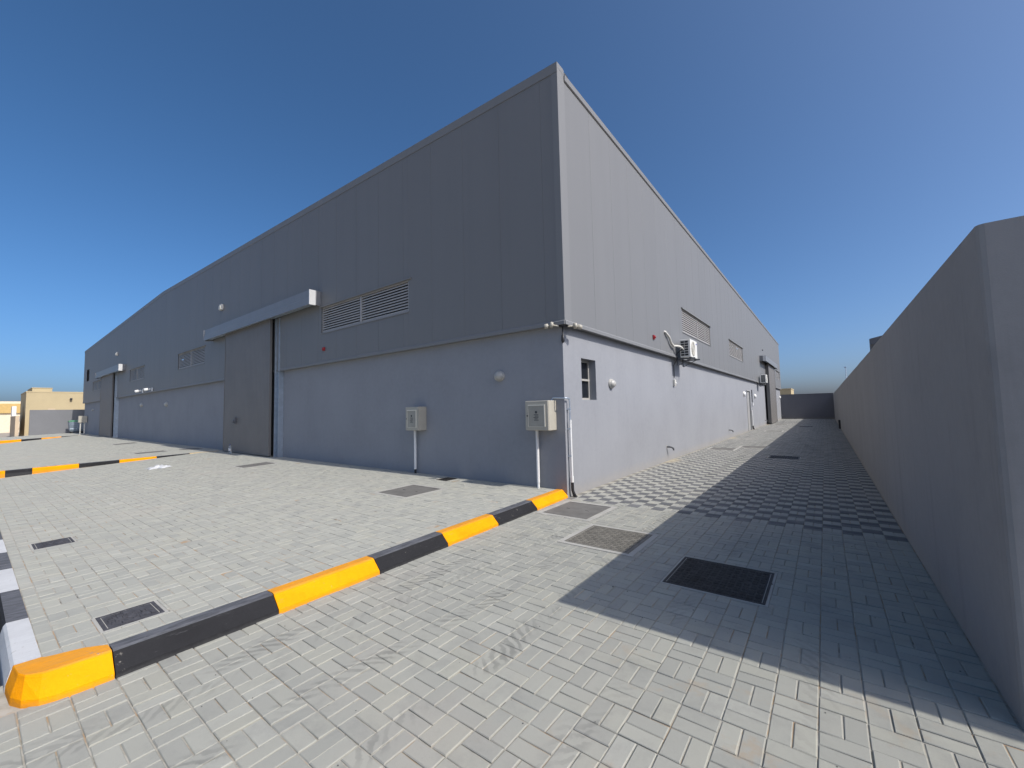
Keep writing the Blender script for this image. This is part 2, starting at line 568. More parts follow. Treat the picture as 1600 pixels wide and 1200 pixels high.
# sand bed under the driveway and the lane, and the paved apron outside the frame
driveway = grid_sheet('driveway', [-0.3, 0.0, 4.0, 4.75], lin(-9, 46.9, 30), lambda x, y: -0.0068, 'sand')
M['dark_bounce_ground'] = simple('dark_bounce_ground', (0.055, 0.055, 0.056), 0.9, var=0.2, scale=1.5, fine=150, bump=0.4)
unseen_dark_ground = grid_sheet('unseen_dark_ground', [6.6, 10, 16], lin(-16, -3.4, 6), lambda x, y: -0.006, 'dark_bounce_ground')  # unseen dark ground added to cut light bounced onto the wall's near face
apron = grid_sheet('apron_paving', [4.75, 5.6, 6.6], lin(-16, -3.4, 6), lambda x, y: -0.006, 'paver')
apron_b = grid_sheet('apron_paving', [-0.3, 4.75], lin(-16, -9, 4), lambda x, y: -0.006, 'paver')
street = grid_sheet('street_paving', [-57.0, -47.5, -40, -30, -16.6, -8, -0.3], [-18, -12, -6.6],
                    lambda x, y: -0.008 - 0.14 * clamp(-x / 16.6), 'paver')
yard = grid_sheet('yard_ground', [-140, -100, -72, -57.0], [-60, -20, -6, -3.2, 2, 30], lambda x, y: -0.30 + 0.30 * clamp((x + 72) / 15), 'ground')
forecourt = grid_sheet('forecourt', lin(-57.0, -47.6, 10) + lin(-47.4, -16.7, 40) + lin(-16.5, -0.02, 30), lin(-6.38, 0.05, 16),
                       lambda x, y: pad_z(x, y) - 0.0034, 'sand')

for q in forecourt.data.vertices:          # the sand stops under the kerb stones
    if q.co.x > -0.3:
        q.co.x = float(np.interp(-q.co.y, [0.0, 6.4], [-0.19, -0.005]))

# ------------------------------------------------------------------ paving blocks (basket weave, 0.2 x 0.1 m)
# concrete-set lids and gratings leave holes in the paving: (x0, x1, y0, y1)
LIDS_D = [('iron', 2.56, 3.38, -2.73, -1.95), ('irondust', 1.20, 2.02, -2.19, -1.38), ('lidgrey', 0.20, 0.97, -1.14, -0.26),
          ('lidgrey', 0.30, 1.10, 10.0, 10.85), ('lidgrey', 1.18, 1.98, 11.2, 12.0), ('iron', 2.38, 3.16, 8.02, 8.74), ('iron', 2.28, 3.08, 28.4, 29.2),
          ('lidgrey', 0.9, 1.7, 22.3, 23.1), ('lidgrey', 0.55, 1.35, 32.0, 32.8)]
LIDS_P = [('lidgrey', -2.97, -2.14, -1.95, -1.12), ('iron', -3.02, -2.70, -0.46, -0.10), ('grate', -0.64, -0.31, -6.06, -5.72),
          ('grate', -4.26, -3.86, -6.16, -5.82), ('lidgrey', -10.3, -9.65, -1.82, -0.97), ('lidgrey', -19.6, -18.9, -2.42, -1.45),
          ('lidgrey', -28.5, -27.6, -1.72, -0.8), ('lidgrey', -19.5, -18.8, -0.92, -0.2)]


BORD = {'grate': 0.022, 'iron': 0.022, 'irondust': 0.07, 'lidgrey': 0.085}


def holes(lids):
    out = []
    for m, a, b, c, d in lids:
        g = BORD[m]
        out.append((a - g, b + g, c - g, d + g))
    return out


def kerb_base_x(y):
    ys = [0.0, -1.1, -3.17, -4.2, -5.1, -6.08, -6.6]
    xs = [0.02, 0.065, 0.140, 0.185, 0.205, 0.218, 0.21]
    return float(np.interp(-y, [-q for q in ys], xs))


def blocks(x0, x1, y0, y1, skip):
    """rectangles of the weave clipped to a region"""
    out = []
    for cx in range(math.floor((x0 - PX0) / 0.2), math.ceil((x1 - PX0) / 0.2)):
        for cy in range(math.floor((y0 - PY0) / 0.2), math.ceil((y1 - PY0) / 0.2)):
            a, c = PX0 + cx * 0.2, PY0 + cy * 0.2
            v = (cx + cy) % 2 == 0
            for s in (0, 1):
                r = (a + 0.1 * s, a + 0.1 * s + 0.1, c, c + 0.2) if v else (a, a + 0.2, c + 0.1 * s, c + 0.1 * s + 0.1)
                full = True
                q = [max(r[0], x0), min(r[1], x1), max(r[2], y0), min(r[3], y1)]
                if q[1] - q[0] < 0.02 or q[3] - q[2] < 0.02:
                    continue
                if abs((q[1] - q[0]) * (q[3] - q[2]) - 0.02) > 1e-5:
                    full = False
                dead = False
                for h in skip:
                    if q[0] < h[1] and q[1] > h[0] and q[2] < h[3] and q[3] > h[2]:
                        # keep the larger piece that lies outside the hole
                        best = None
                        for z in ([q[0], h[0], q[2], q[3]], [h[1], q[1], q[2], q[3]], [q[0], q[1], q[2], h[2]], [q[0], q[1], h[3], q[3]]):
                            w, d = z[1] - z[0], z[3] - z[2]
                            if w > 0.02 and d > 0.02 and (best is None or w * d > best[0]):
                                best = (w * d, z)
                        if best is None:
                            dead = True
                            break
                        q = best[1]
                        full = False
                if not dead:
                    out.append((q, v, full))
    return out


def screen_size(x, y, z):
    d = ROT.transposed() @ (Vector((x, y, z)) - CAM)
    if d.z > -0.2:
        return 0
    px, py = 800 + FPX * d.x / -d.z, 600 - FPX * d.y / -d.z
    if not (-10 < px < 1610 and -10 < py < 1210):
        return 0
    return 1.0 / (d.z * d.z) * max(0.02, (CAM.z - z) / -d.z)


JG, BV, DEP = 0.0026, 0.0038, 0.020     # half joint, chamfer, depth
FACES = [(8, 9, 10, 11)] + [(i, (i + 1) % 4, 4 + (i + 1) % 4, 4 + i) for i in range(4)] + [(4 + i, 4 + (i + 1) % 4, 8 + (i + 1) % 4, 8 + i) for i in range(4)]


def paver_mesh(v, k):
    hx, hy = (0.05, 0.1) if v else (0.1, 0.05)
    j, b = JG + rng.uniform(-0.0006, 0.001), BV + rng.uniform(-0.001, 0.0015)
    vs_ = []
    for (g, z) in ((j, -DEP), (j, -b * 0.9), (j + b, 0.0)):
        for sx, sy in ((-1, -1), (1, -1), (1, 1), (-1, 1)):
            vs_.append((sx * (hx - g + rng.uniform(-0.0006, 0.0006)), sy * (hy - g + rng.uniform(-0.0006, 0.0006)), z + (rng.uniform(-0.0004, 0.0004))))
    me = bpy.data.meshes.new('paver')
    me.from_pydata(vs_, [], FACES)
    return me


def lay(parent, bl, zf, mat, nparts=300):
    global BV
    sz = [screen_size((q[0] + q[1]) / 2, (q[2] + q[3]) / 2, zf((q[0] + q[1]) / 2, (q[2] + q[3]) / 2)) if full else 0 for q, v, full in bl]
    order = np.argsort(-np.array(sz))[:nparts]
    single = set(int(i) for i in order if sz[int(i)] > 0)
    lib = {True: [paver_mesh(True, k) for k in range(6)], False: [paver_mesh(False, k) for k in range(6)]}
    for a in lib.values():
        for me in a:
            me.materials.append(M[mat])
    V, F = [], []
    for i, (q, v, full) in enumerate(bl):
        xc, yc = (q[0] + q[1]) / 2, (q[2] + q[3]) / 2
        dz = rng.normal(0, 0.0013)
        tx, ty = rng.normal(0, 0.009, 2)
        if i in single:
            o = bpy.data.objects.new('paver', lib[v][i % 6])
            COL.objects.link(o)
            o.parent = parent
            o.location = (xc, yc, zf(xc, yc) + dz)
            gx = (zf(xc + 0.05, yc) - zf(xc - 0.05, yc)) / 0.1
            gy = (zf(xc, yc + 0.05) - zf(xc, yc - 0.05)) / 0.1
            o.rotation_euler = (gy + tx, -gx + ty, rng.normal(0, 0.004))
            continue
        b0 = len(V)
        jx, jy = rng.normal(0, 0.0006, 2)
        for (g, z) in ((JG, -DEP), (JG, -BV * 0.9), (JG + BV, 0.0)):
            for sx, sy in ((0, 0), (1, 0), (1, 1), (0, 1)):
                x = (q[1] - g if sx else q[0] + g) + jx
                y = (q[3] - g if sy else q[2] + g) + jy
                V.append((x, y, zf(x, y) + z + dz + (x - xc) * ty * 0.8 + (y - yc) * tx * 0.8))
        F += [tuple(b0 + k for k in f) for f in FACES]
    me = bpy.data.meshes.new('remaining_pavers')
    me.from_pydata(V, [], F)
    me.materials.append(M[mat])
    me.update()
    o = bpy.data.objects.new('remaining_pavers', me)
    COL.objects.link(o)
    o.parent = parent
    o['kind'] = 'stuff'
    return o


db = blocks(0.0, WX - 0.005, -8.6, 46.55, holes(LIDS_D))
db = [b for b in db if b[0][2] > 0.0 or (b[0][0] + b[0][1]) / 2 > kerb_base_x((b[0][2] + b[0][3]) / 2) - 0.06]
lay(driveway, db, lambda x, y: 0.0, 'paver')
pb = []
for q_, v_, f_ in blocks(-16.5, 0.02, -6.36, -0.01, holes(LIDS_P)):
    lim = kerb_base_x((q_[2] + q_[3]) / 2) - 0.215
    if q_[0] < lim - 0.015:
        pb.append(([q_[0], min(q_[1], lim), q_[2], q_[3]], v_, f_ and q_[1] <= lim))
pb = pb + blocks(-47.4, -16.72, -6.36, -0.01, holes(LIDS_P)) + blocks(-57.0, -47.62, -6.36, -0.01, [])
BV = 0.0024
lay(forecourt, pb, pad_z, 'paver_pad')

# ------------------------------------------------------------------ lids and gratings
LID_LABEL_D = ['black ribbed iron access cover lying in the wall shadow, nearest the camera',
               'dusty ribbed access cover half crossed by the wall shadow edge',
               'smooth grey access cover beside the last yellow kerb stone at the corner',
               'thin grey access cover in the chequered lane close to the building wall',
               'grey access cover in the lane touching the edge of the wall shadow',
               'small black access cover alone in the shaded chequered lane',
               'farthest dark access cover in the lane shadow near the rear wall',
               'access cover in the sunlit lane in front of the grey side door',
               'access cover in the sunlit lane before the side sliding door']
LID_LABEL_P = ['grey square access cover in the forecourt below the left meter box',
               'small black cover set against the front wall between the meter boxes',
               'embossed iron grating beside the nearest black kerb stone',
               'embossed iron grating near the black and white kerb on the left',
               'framed grey access cover in front of the large sliding door',
               'grey access cover in the forecourt behind the striped kerb',
               'farthest grey access cover in the forecourt',
               'narrow grey access cover against the front wall behind the striped kerb']


def lid(kind, x0, x1, y0, y1, zf, label, group):
    zc = zf((x0 + x1) / 2, (y0 + y1) / 2)
    cxm, cym = (x0 + x1) / 2, (y0 + y1) / 2
    o = thing('access_cover' if kind != 'grate' else 'drain_grating', (cxm, cym, zc), label, 'manhole cover' if kind != 'grate' else 'grating', group)
    def Z(x, y, h):
        return zf(x, y) + h
    def slab(a, b, c, d, h0, h1, name, mat):
        vs_ = [(a, c), (b, c), (b, d), (a, d)]
        v = [(x, y, Z(x, y, h0)) for x, y in vs_] + [(x, y, Z(x, y, h1)) for x, y in vs_]
        return MB().add(v, [(0, 3, 2, 1), (4, 5, 6, 7), (0, 1, 5, 4), (1, 2, 6, 5), (2, 3, 7, 6), (3, 0, 4, 7)])
    g = BORD[kind] - 0.002
    slab(x0 - g, x1 + g, y0 - g, y1 + g, -0.03, -0.0005, 's', 'cement').build('cement_surround', 'cement', o)
    fm = MB()
    fr = 0.022
    for (a, b, c, d) in ((x0, x1, y0, y0 + fr), (x0, x1, y1 - fr, y1), (x0, x0 + fr, y0 + fr, y1 - fr), (x1 - fr, x1, y0 + fr, y1 - fr)):
        s = slab(a, b, c, d, -0.03, 0.003, '', '')
        fm.add(s.v, s.f)
    fm.build('frame', kind, o)
    pl = slab(x0 + fr + 0.006, x1 - fr - 0.006, y0 + fr + 0.006, y1 - fr - 0.006, -0.028, 0.001, '', '')
    plate = pl.build('plate', kind, o)
    rb = MB()
    if kind in ('iron', 'irondust'):
        nx, ny = 13, 12
        for i in range(nx):
            for j in range(ny):
                a = x0 + fr + 0.012 + (x1 - x0 - 2 * fr - 0.024) * (i + 0.12) / nx
                b = x0 + fr + 0.012 + (x1 - x0 - 2 * fr - 0.024) * (i + 0.88) / nx
                c = y0 + fr + 0.012 + (y1 - y0 - 2 * fr - 0.024) * (j + 0.14) / ny
                d = y0 + fr + 0.012 + (y1 - y0 - 2 * fr - 0.024) * (j + 0.86) / ny
                if (i, j) in ((2, 6), (10, 6)):
                    continue
                if (i + j) % 2:
                    m = (c + d) / 2
                    for (cc, dd) in ((c, m - 0.004), (m + 0.004, d)):
                        s = slab(a, b, cc, dd, 0.0012, 0.005, '', '')
                        rb.add(s.v, s.f)
                else:
                    m = (a + b) / 2
                    for (aa, bb) in ((a, m - 0.004), (m + 0.004, b)):
                        s = slab(aa, bb, c, d, 0.0012, 0.005, '', '')
                        rb.add(s.v, s.f)
        rb.build('tread', kind, plate)
    elif kind == 'grate':
        r2 = random.Random(int(abs(x0) * 100))
        for k in range(46):
            a = r2.uniform(x0 + 0.04, x1 - 0.08)
            c = r2.uniform(y0 + 0.04, y1 - 0.06)
            s = slab(a, a + r2.uniform(0.015, 0.05), c, c + r2.uniform(0.008, 0.03), 0.0012, r2.uniform(0.004, 0.008), '', '')
            rb.add(s.v, s.f)
        rb.build('tread', kind, plate)
    else:
        for k in (0.28, 0.72):
            s = slab(x0 + (x1 - x0) * k - 0.03, x0 + (x1 - x0) * k + 0.03, (y0 + y1) / 2 - 0.008, (y0 + y1) / 2 + 0.008, 0.0012, 0.003, '', '')
            s.build('lifting_slot', 'iron', plate)
    return o


for (a, lb) in zip(LIDS_D, LID_LABEL_D):
    lid(*a, lambda x, y: 0.0, lb, 'access covers in the paving')
for (a, lb) in zip(LIDS_P, LID_LABEL_P):
    lid(*a, pad_z, lb, 'access covers in the paving')

# ------------------------------------------------------------------ kerbs: each stone its own mesh
def kerb_stone(parent, pts0, pts1, mat, name='kerb_stone'):
    """pts: cross-section rings (lists of 3D points) at both ends, slightly set in so the joint shows"""
    n = len(pts0)
    m = MB()
    m.add(list(pts0) + list(pts1), [tuple(range(n))[::-1], tuple(range(n, 2 * n))] + [(i, (i + 1) % n, n + (i + 1) % n, n + i) for i in range(n)])
    return m.build(name, mat, parent)


kerb_a = thing('driveway_kerb', (0.1, -3, 0), kind='structure')
KH = 0.140


def sec_a(y):
    b = kerb_base_x(y)
    return [(b, y, -0.03), (b - 0.008, y, 0.035), (b - 0.092, y, KH - 0.026), (b - 0.104, y, KH - 0.009), (b - 0.126, y, KH), (b - 0.235, y, KH - 0.003), (b - 0.235, y, -0.03)]


ya = [-0.004, -1.08, -2.12, -3.13, -4.12, -5.10, -6.08]
for i in range(6):
    kerb_stone(kerb_a, sec_a(ya[i] - 0.003), sec_a(ya[i + 1] + 0.003), 'kyellow' if i % 2 == 0 else 'kblack')
# rounded corner stone
cs = [sec_a(-6.083)]
C0 = Vector((-0.16, -6.34))
for (bx, by, tx, ty, ix, iy) in ((0.218, -6.22, 0.088, -6.22, -0.10, -6.18), (0.208, -6.33, 0.084, -6.31, -0.125, -6.25), (0.185, -6.395, 0.072, -6.375, -0.145, -6.31),
                                 (0.115, -6.458, 0.03, -6.44, -0.16, -6.345), (0.02, -6.495, -0.03, -6.462, -0.168, -6.355), (-0.178, -6.506, -0.178, -6.476, -0.178, -6.362)):
    b, t_, i_ = Vector((bx, by)), Vector((tx, ty)), Vector((ix, iy))
    e = b + (t_ - b) * 0.07
    f1 = b + (t_ - b) * 0.80
    f2 = b + (t_ - b) * 0.90
    cs.append([(*b, -0.03), (*e, 0.035), (*f1, KH - 0.022), (*f2, KH - 0.006), (*t_, KH), (*i_, KH - 0.004), (*i_, -0.03)])
mc = MB()
for a, b in zip(cs[:-1], cs[1:]):
    n = len(a)
    mc.add(a + b, [(i, (i + 1) % n, n + (i + 1) % n, n + i) for i in range(n)])
mc.add(cs[0], [tuple(range(7))[::-1]])
mc.add(cs[-1], [tuple(range(7))])
mc.build('kerb_stone', 'kyellow', kerb_a)

kerb_b = thing('street_kerb', (-8, -6.45, 0), kind='structure')


def sec_b(x):
    dz = pad_z(x, -6.4) - 0.13
    k = KH + dz
    return [(x, -6.51, -0.20), (x, -6.506, 0.03 + dz), (x, -6.486, k - 0.02), (x, -6.472, k), (x, -6.362, k - 0.004), (x, -6.362, -0.20)]


xb = -0.178
for i in range(16):
    x2 = xb - (0.97 if i else 0.94)
    kerb_stone(kerb_b, sec_b(xb - 0.003), sec_b(x2 + 0.003), 'kwhite' if i % 2 == 0 else 'kblack')
    xb = x2


def divider(name, X, joints, mats, drop):
    k = thing(name, (X, -3, front_z(X)), kind='structure')
    zt = lambda y: front_z(X) - drop * clamp((-y - 0.9) / 5.0, 0, 1.15)
    def sec(y):
        z0 = zt(y)
        return [(X + 0.10, y, z0 - 0.55), (X + 0.09, y, z0 - 0.02), (X + 0.075, y, z0 + 0.004), (X - 0.075, y, z0 + 0.006), (X - 0.10, y, z0 - 0.02), (X - 0.10, y, z0 - 0.55)]
    for (a, b), m in zip(zip(joints[:-1], joints[1:]), mats):
        kerb_stone(k, sec(a - 0.003), sec(b + 0.003), m)


divider('dividing_kerb', KX2, [-0.30, -1.29, -2.32, -3.36, -4.37, -5.41, -5.96, -6.5], ['kfaded', 'kblack', 'kyellow', 'kblack', 'kyellow', 'kblack', 'kyellow'], 0.09)
divider('dividing_kerb', KX3, [-0.30, -1.0, -1.95, -3.05, -4.12, -5.17, -6.5], ['kfaded', 'kblack', 'kyellow', 'kblack', 'kyellow', 'kyellow'], 0.20)

# ------------------------------------------------------------------ the warehouse
OH = 0.13                 # cladding stands this far out from the block wall
ZB = 3.215                # foot of the cladding
ZE = 8.16                 # cladding top at the eaves
RISE = 0.70               # ridge above the eaves
PW = 1.06                 # panel width


def roof_z(x):
    return ZE + RISE * (1 - abs(x + LX / 2) / (LX / 2))


wh = thing('warehouse', (0, 0, 0), 'long grey metal-clad warehouse with a painted block base', 'warehouse')


def wall_boxes(m, axis, a0, a1, z0, z1, hl, d0, d1):
    """wall in the plane of an axis with rectangular openings"""
    cuts = sorted({a0, a1, *[h[0] for h in hl], *[h[1] for h in hl]})
    for p, q in zip(cuts[:-1], cuts[1:]):
        col = [h for h in hl if h[0] <= p + 1e-6 and h[1] >= q - 1e-6]
        zs = [z0]
        for h in sorted(col, key=lambda h: h[2]):
            zs += [h[2], h[3]]
        zs.append(z1)
        for za, zb in zip(zs[::2], zs[1::2]):
            if zb - za > 0.001:
                if axis == 'x':
                    m.box(p, q, d0, d1, za, zb)
                else:
                    m.box(d0, d1, p, q, za, zb)


WIN = (0.71, 1.36, 1.80, 2.64)
PDR = (22.42, 23.9, 0.0, 2.54)
lw = MB()
wall_boxes(lw, 'x', -LX, -0.22, -0.5, 3.3, [], 0.0, 0.22)
lw.build('front_block_wall', 'wall', wh)
lw = MB()
wall_boxes(lw, 'y', 0.0, LY, -0.5, 3.3, [WIN, PDR], -0.22, 0.0)
lw.build('side_block_wall', 'wall', wh)
MB().box(-LX, -0.3, LY - 0.2, LY, -0.5, 8.0).build('rear_wall', 'wall', wh)
MB().box(-LX, -LX + 0.2, 0.25, LY - 0.22, -0.5, 8.0).build('end_wall', 'wall', wh)

# louvre openings in the cladding (front: x0, x1; side: y0, y1)
LZ0, LZ1 = 4.14, 4.97
LF = [(-8.54, -4.31), (-23.2, -19.15), (-34.0, -30.2), (-48.0, -44.3)]
LS = [(7.92, 12.2), (16.6, 20.9), (41.3, 45.5)]
WF = (-51.4, -50.1, 5.22, 6.30)

GAP = 0.003


def panel_piece(m, axis, a, b, za, zb_a, zb_b, d0, d1, bev=0.006):
    """one vertical strip of sheet with slightly chamfered long edges; top may slope"""
    if axis == 'x':      # outward is -y, d0 outer, d1 inner
        pr = [(a, d1), (a, d0 + bev), (a + bev, d0), (b - bev, d0), (b, d0 + bev), (b, d1)]
        f = lambda x: zb_a + (zb_b - zb_a) * (x - a) / (b - a)
        v = [(x, y, za) for x, y in pr] + [(x, y, f(x)) for x, y in pr]
    else:
        pr = [(d1, a), (d0 - bev, a), (d0, a + bev), (d0, b - bev), (d0 - bev, b), (d1, b)]
        v = [(x, y, za) for x, y in pr] + [(x, y, zb_a) for x, y in pr]
    n = 6
    m.add(v, [tuple(range(n))[::-1], tuple(range(n, 2 * n))] + [(i, (i + 1) % n, n + (i + 1) % n, n + i) for i in range(n)])


def panels(axis, lo, hi, first, op):
    # joints
    js = [lo] + [j for j in (first + PW * k for k in range(-80, 80)) if lo + 0.05 < j < hi - 0.05] + [hi]
    for p, q in zip(js[:-1], js[1:]):
        a, b = p + GAP, q - GAP
        m = MB()
        cuts = sorted({a, b, *[c for h in op for c in h[:2] if a < c < b]})
        for s, e in zip(cuts[:-1], cuts[1:]):
            hh = [h for h in op if h[0] <= s + 1e-4 and h[1] >= e - 1e-4]
            bev = 0.003 if e - s > 0.05 else 0.001
            if axis == 'x':
                zt0, zt1, d0, d1 = roof_z(s), roof_z(e), -OH, -0.06
            else:
                zt0 = zt1 = ZE - 0.02
                d0, d1 = OH, 0.06
            if hh:
                h = hh[0]
                panel_piece(m, axis, s, e, ZB + 0.02, h[2], h[2], d0, d1, bev)
                panel_piece(m, axis, s, e, h[3], zt0, zt1, d0, d1, bev)
            else:
                panel_piece(m, axis, s, e, ZB + 0.02, zt0, zt1, d0, d1, bev)
        m.build('cladding_panel', 'clad', wh)


opF = [(a, b, LZ0, LZ1) for a, b in LF] + [WF]
opS = [(a, b, LZ0, LZ1) for a, b in LS]
panels('x', -LX - OH + 0.03, OH - 0.015, -0.27, opF)
panels('y', 0.12, LY, 0.12 + PW, opS)

# sealant sheet just behind the joints
m = MB()
def seal_front(m, y0, y1):
    cuts = sorted({-LX, -LX / 2, 0.0, *[c for h in opF for c in h[:2]]})
    for s, e in zip(cuts[:-1], cuts[1:]):
        hh = [h for h in opF if h[0] <= s + 1e-4 and h[1] >= e - 1e-4]
        def pc(z0, t0, t1):
            m.add([(s, y0, z0), (e, y0, z0), (e, y1, z0), (s, y1, z0), (s, y0, t0), (e, y0, t1), (e, y1, t1), (s, y1, t0)],
                  [(0, 3, 2, 1), (4, 5, 6, 7), (0, 1, 5, 4), (1, 2, 6, 5), (2, 3, 7, 6), (3, 0, 4, 7)])
        if hh:
            pc(ZB + 0.03, hh[0][2], hh[0][2])
            pc(hh[0][3], roof_z(s) - 0.02, roof_z(e) - 0.02)
        else:
            pc(ZB + 0.03, roof_z(s) - 0.02, roof_z(e) - 0.02)
seal_front(m, -OH + 0.005, -0.02)
m.build('front_panel_joints', 'clad', wh)
m = MB()
wall_boxes(m, 'y', 0.0, LY - 0.01, ZB + 0.03, ZE - 0.04, opS, 0.02, OH - 0.009)
m.build('side_panel_joints', 'sealant', wh)

# corner flashing, base flashing, verge and eaves gutter
m = MB()
m.add([(OH + 0.006, -OH - 0.006, ZB - 0.02), (OH + 0.006, 0.13, ZB - 0.02), (OH - 0.001, 0.13, ZB - 0.02), (OH - 0.001, -OH + 0.001, ZB - 0.02), (0.0, -OH + 0.001, ZB - 0.02), (0.0, -OH - 0.006, ZB - 0.02),
       (OH + 0.006, -OH - 0.006, ZE + 0.10), (OH + 0.006, 0.13, ZE + 0.10), (OH - 0.001, 0.13, ZE + 0.10), (OH - 0.001, -OH + 0.001, ZE + 0.10), (0.0, -OH + 0.001, ZE + 0.10), (0.0, -OH - 0.006, ZE + 0.10)],
      [(0, 1, 7, 6), (1, 2, 8, 7), (2, 3, 9, 8), (3, 4, 10, 9), (4, 5, 11, 10), (5, 0, 6, 11), (0, 5, 4, 3, 2, 1), (6, 7, 8, 9, 10, 11)])
m.build('corner_flashing', 'trim', wh)
MB().prism([(0.0, ZB - 0.02), (-OH - 0.022, ZB - 0.032), (-OH - 0.022, ZB + 0.03), (-OH - 0.004, ZB + 0.055), (-0.01, ZB + 0.055)], 'x', -LX, OH + 0.002).build('front_base_flashing', 'trim', wh)
m = MB()
for p, q in ((-OH, 31.9), (37.7, LY)):
    m.prism([(0.003, ZB - 0.021), (OH + 0.022, ZB - 0.033), (OH + 0.022, ZB + 0.03), (OH + 0.004, ZB + 0.055), (0.01, ZB + 0.055)], 'y', p, q)
m.build('side_base_flashing', 'trim', wh)
# verge trim along the gable
m = MB()
for s, e in ((-LX - OH, -LX / 2), (-LX / 2, OH + 0.008)):
    z0, z1 = roof_z(max(s, -LX)), roof_z(min(e, 0.0))
    def ring(x, z):
        return [(x, -OH - 0.012, z - 0.09), (x, -OH - 0.012, z + 0.105), (x, 0.10, z + 0.11), (x, 0.10, z + 0.0), (x, -OH + 0.006, z + 0.0), (x, -OH + 0.006, z - 0.09)]
    a, b = ring(s, z0), ring(e, z1)
    m.add(a + b, [tuple(range(6))[::-1], tuple(range(6, 12))] + [(i, (i + 1) % 6, 6 + (i + 1) % 6, 6 + i) for i in range(6)])
m.build('verge_trim', 'trim', wh)
# gutter along the side
MB().prism([(0.02, ZE - 0.13), (OH + 0.012, ZE - 0.13), (OH + 0.03, ZE - 0.115), (OH + 0.035, ZE - 0.005), (OH + 0.02, ZE - 0.005), (OH + 0.01, ZE - 0.06), (0.02, ZE - 0.06)], 'y', 0.115, LY + 0.05).build('gutter', 'trim', wh)
MB().bbox(OH - 0.06, OH + 0.005, 0.16, 0.30, ZE - 0.02, ZE + 0.085, 0.01).build('gutter_stop_end', 'black', wh)
m = MB()
for s, e in ((-LX, -LX / 2), (-LX / 2, 0.06)):
    z0, z1 = roof_z(s), roof_z(min(e, 0))
    m.add([(s, 0.11, z0 - 0.02), (e, 0.11, z1 - 0.02), (e, LY, z1 - 0.02), (s, LY, z0 - 0.02), (s, 0.11, z0 + 0.02), (e, 0.11, z1 + 0.02), (e, LY, z1 + 0.02), (s, LY, z0 + 0.02)],
          [(0, 3, 2, 1), (4, 5, 6, 7), (0, 1, 5, 4), (1, 2, 6, 5), (2, 3, 7, 6), (3, 0, 4, 7)])
m.build('roof', 'roofsheet', wh)


# louvres: each slat its own sub-part
def louvre(axis, a0, a1):
    dep = 0.055
    fr = MB()
    w = 0.045
    T = (lambda m, p, q, d0, d1, z0, z1: m.box(p, q, -d1, -d0, z0, z1)) if axis == 'x' else (lambda m, p, q, d0, d1, z0, z1: m.box(d0, d1, p, q, z0, z1))
    o1 = OH - 0.002
    T(fr, a0 + 0.004, a1 - 0.004, -0.02, o1 - 0.02, LZ1 - w, LZ1 - 0.004)
    T(fr, a0 + 0.004, a1 - 0.004, -0.02, o1 - 0.02, LZ0 + 0.004, LZ0 + w)
    T(fr, a0 + 0.004, a0 + w, -0.02, o1 - 0.02, LZ0 + w, LZ1 - w)
    T(fr, a1 - w, a1 - 0.004, -0.02, o1 - 0.02, LZ0 + w, LZ1 - w)
    lv = fr.build('louvre', 'slat', wh)
    hd = MB()
    T(hd, a0 - 0.06, a1 + 0.12, OH - 0.005, OH + 0.045, LZ1 - 0.012, LZ1 + 0.022)
    hd.build('hood', 'trim', lv)
    sl = MB()
    T(sl, a0 - 0.02, a1 + 0.02, OH - 0.005, OH + 0.02, LZ0 - 0.016, LZ0 + 0.006)
    sl.build('sill', 'trim', lv)
    mid = (a0 + a1) / 2
    mm = MB()
    T(mm, mid - 0.035, mid + 0.035, -0.02, o1 - 0.012, LZ0 + w, LZ1 - w)
    mm.build('mullion', 'slat', lv)
    bk = MB()
    T(bk, a0 + w, a1 - w, -0.12, -0.10, LZ0 + w, LZ1 - w)
    bk.build('interior_shade', 'dark', lv)  # near-black sheet stands in for the unlit interior behind the slats
    n = 10
    me = None
    for (p, q) in ((a0 + w, mid - 0.036), (mid + 0.036, a1 - w)):
        for k in range(n):
            z = LZ0 + w + (LZ1 - LZ0 - 2 * w) * (k + 0.5) / n
            p_ = (LZ1 - LZ0 - 2 * w) / n
            do = OH - 0.030
            zb_, zt_ = z - p_ * 0.42, z + p_ * 0.10
            prof = [(do + 0.004, zb_), (do, zt_), (do - 0.07, zt_ + p_ * 0.55), (do - 0.072, zt_ + p_ * 0.50), (do - 0.005, zt_ - 0.006), (do - 0.001, zb_)]
            s = MB()
            if axis == 'x':
                s.prism([(-d, zz) for d, zz in prof], 'x', p, q)
            else:
                s.prism(prof, 'y', p, q)
            s.build('slat', 'slat', lv)
    return lv


for a, b in LF:
    louvre('x', a, b)
for a, b in LS:
    louvre('y', a, b)

# the little window high on the far end of the front
m = MB()
wfr = 0.06
a, b, z0, z1 = WF
for q in ((a, b, z0, z0 + wfr), (a, b, z1 - wfr, z1), (a, a + wfr, z0 + wfr, z1 - wfr), (b - wfr, b, z0 + wfr, z1 - wfr)):
    m.box(q[0], q[1], -0.05, 0.03, q[2], q[3])
w1 = m.build('upper_window', 'black', wh)
MB().box(a + wfr, b - wfr, -0.01, 0.0, z0 + wfr, z1 - wfr).build('pane', 'glass', w1)

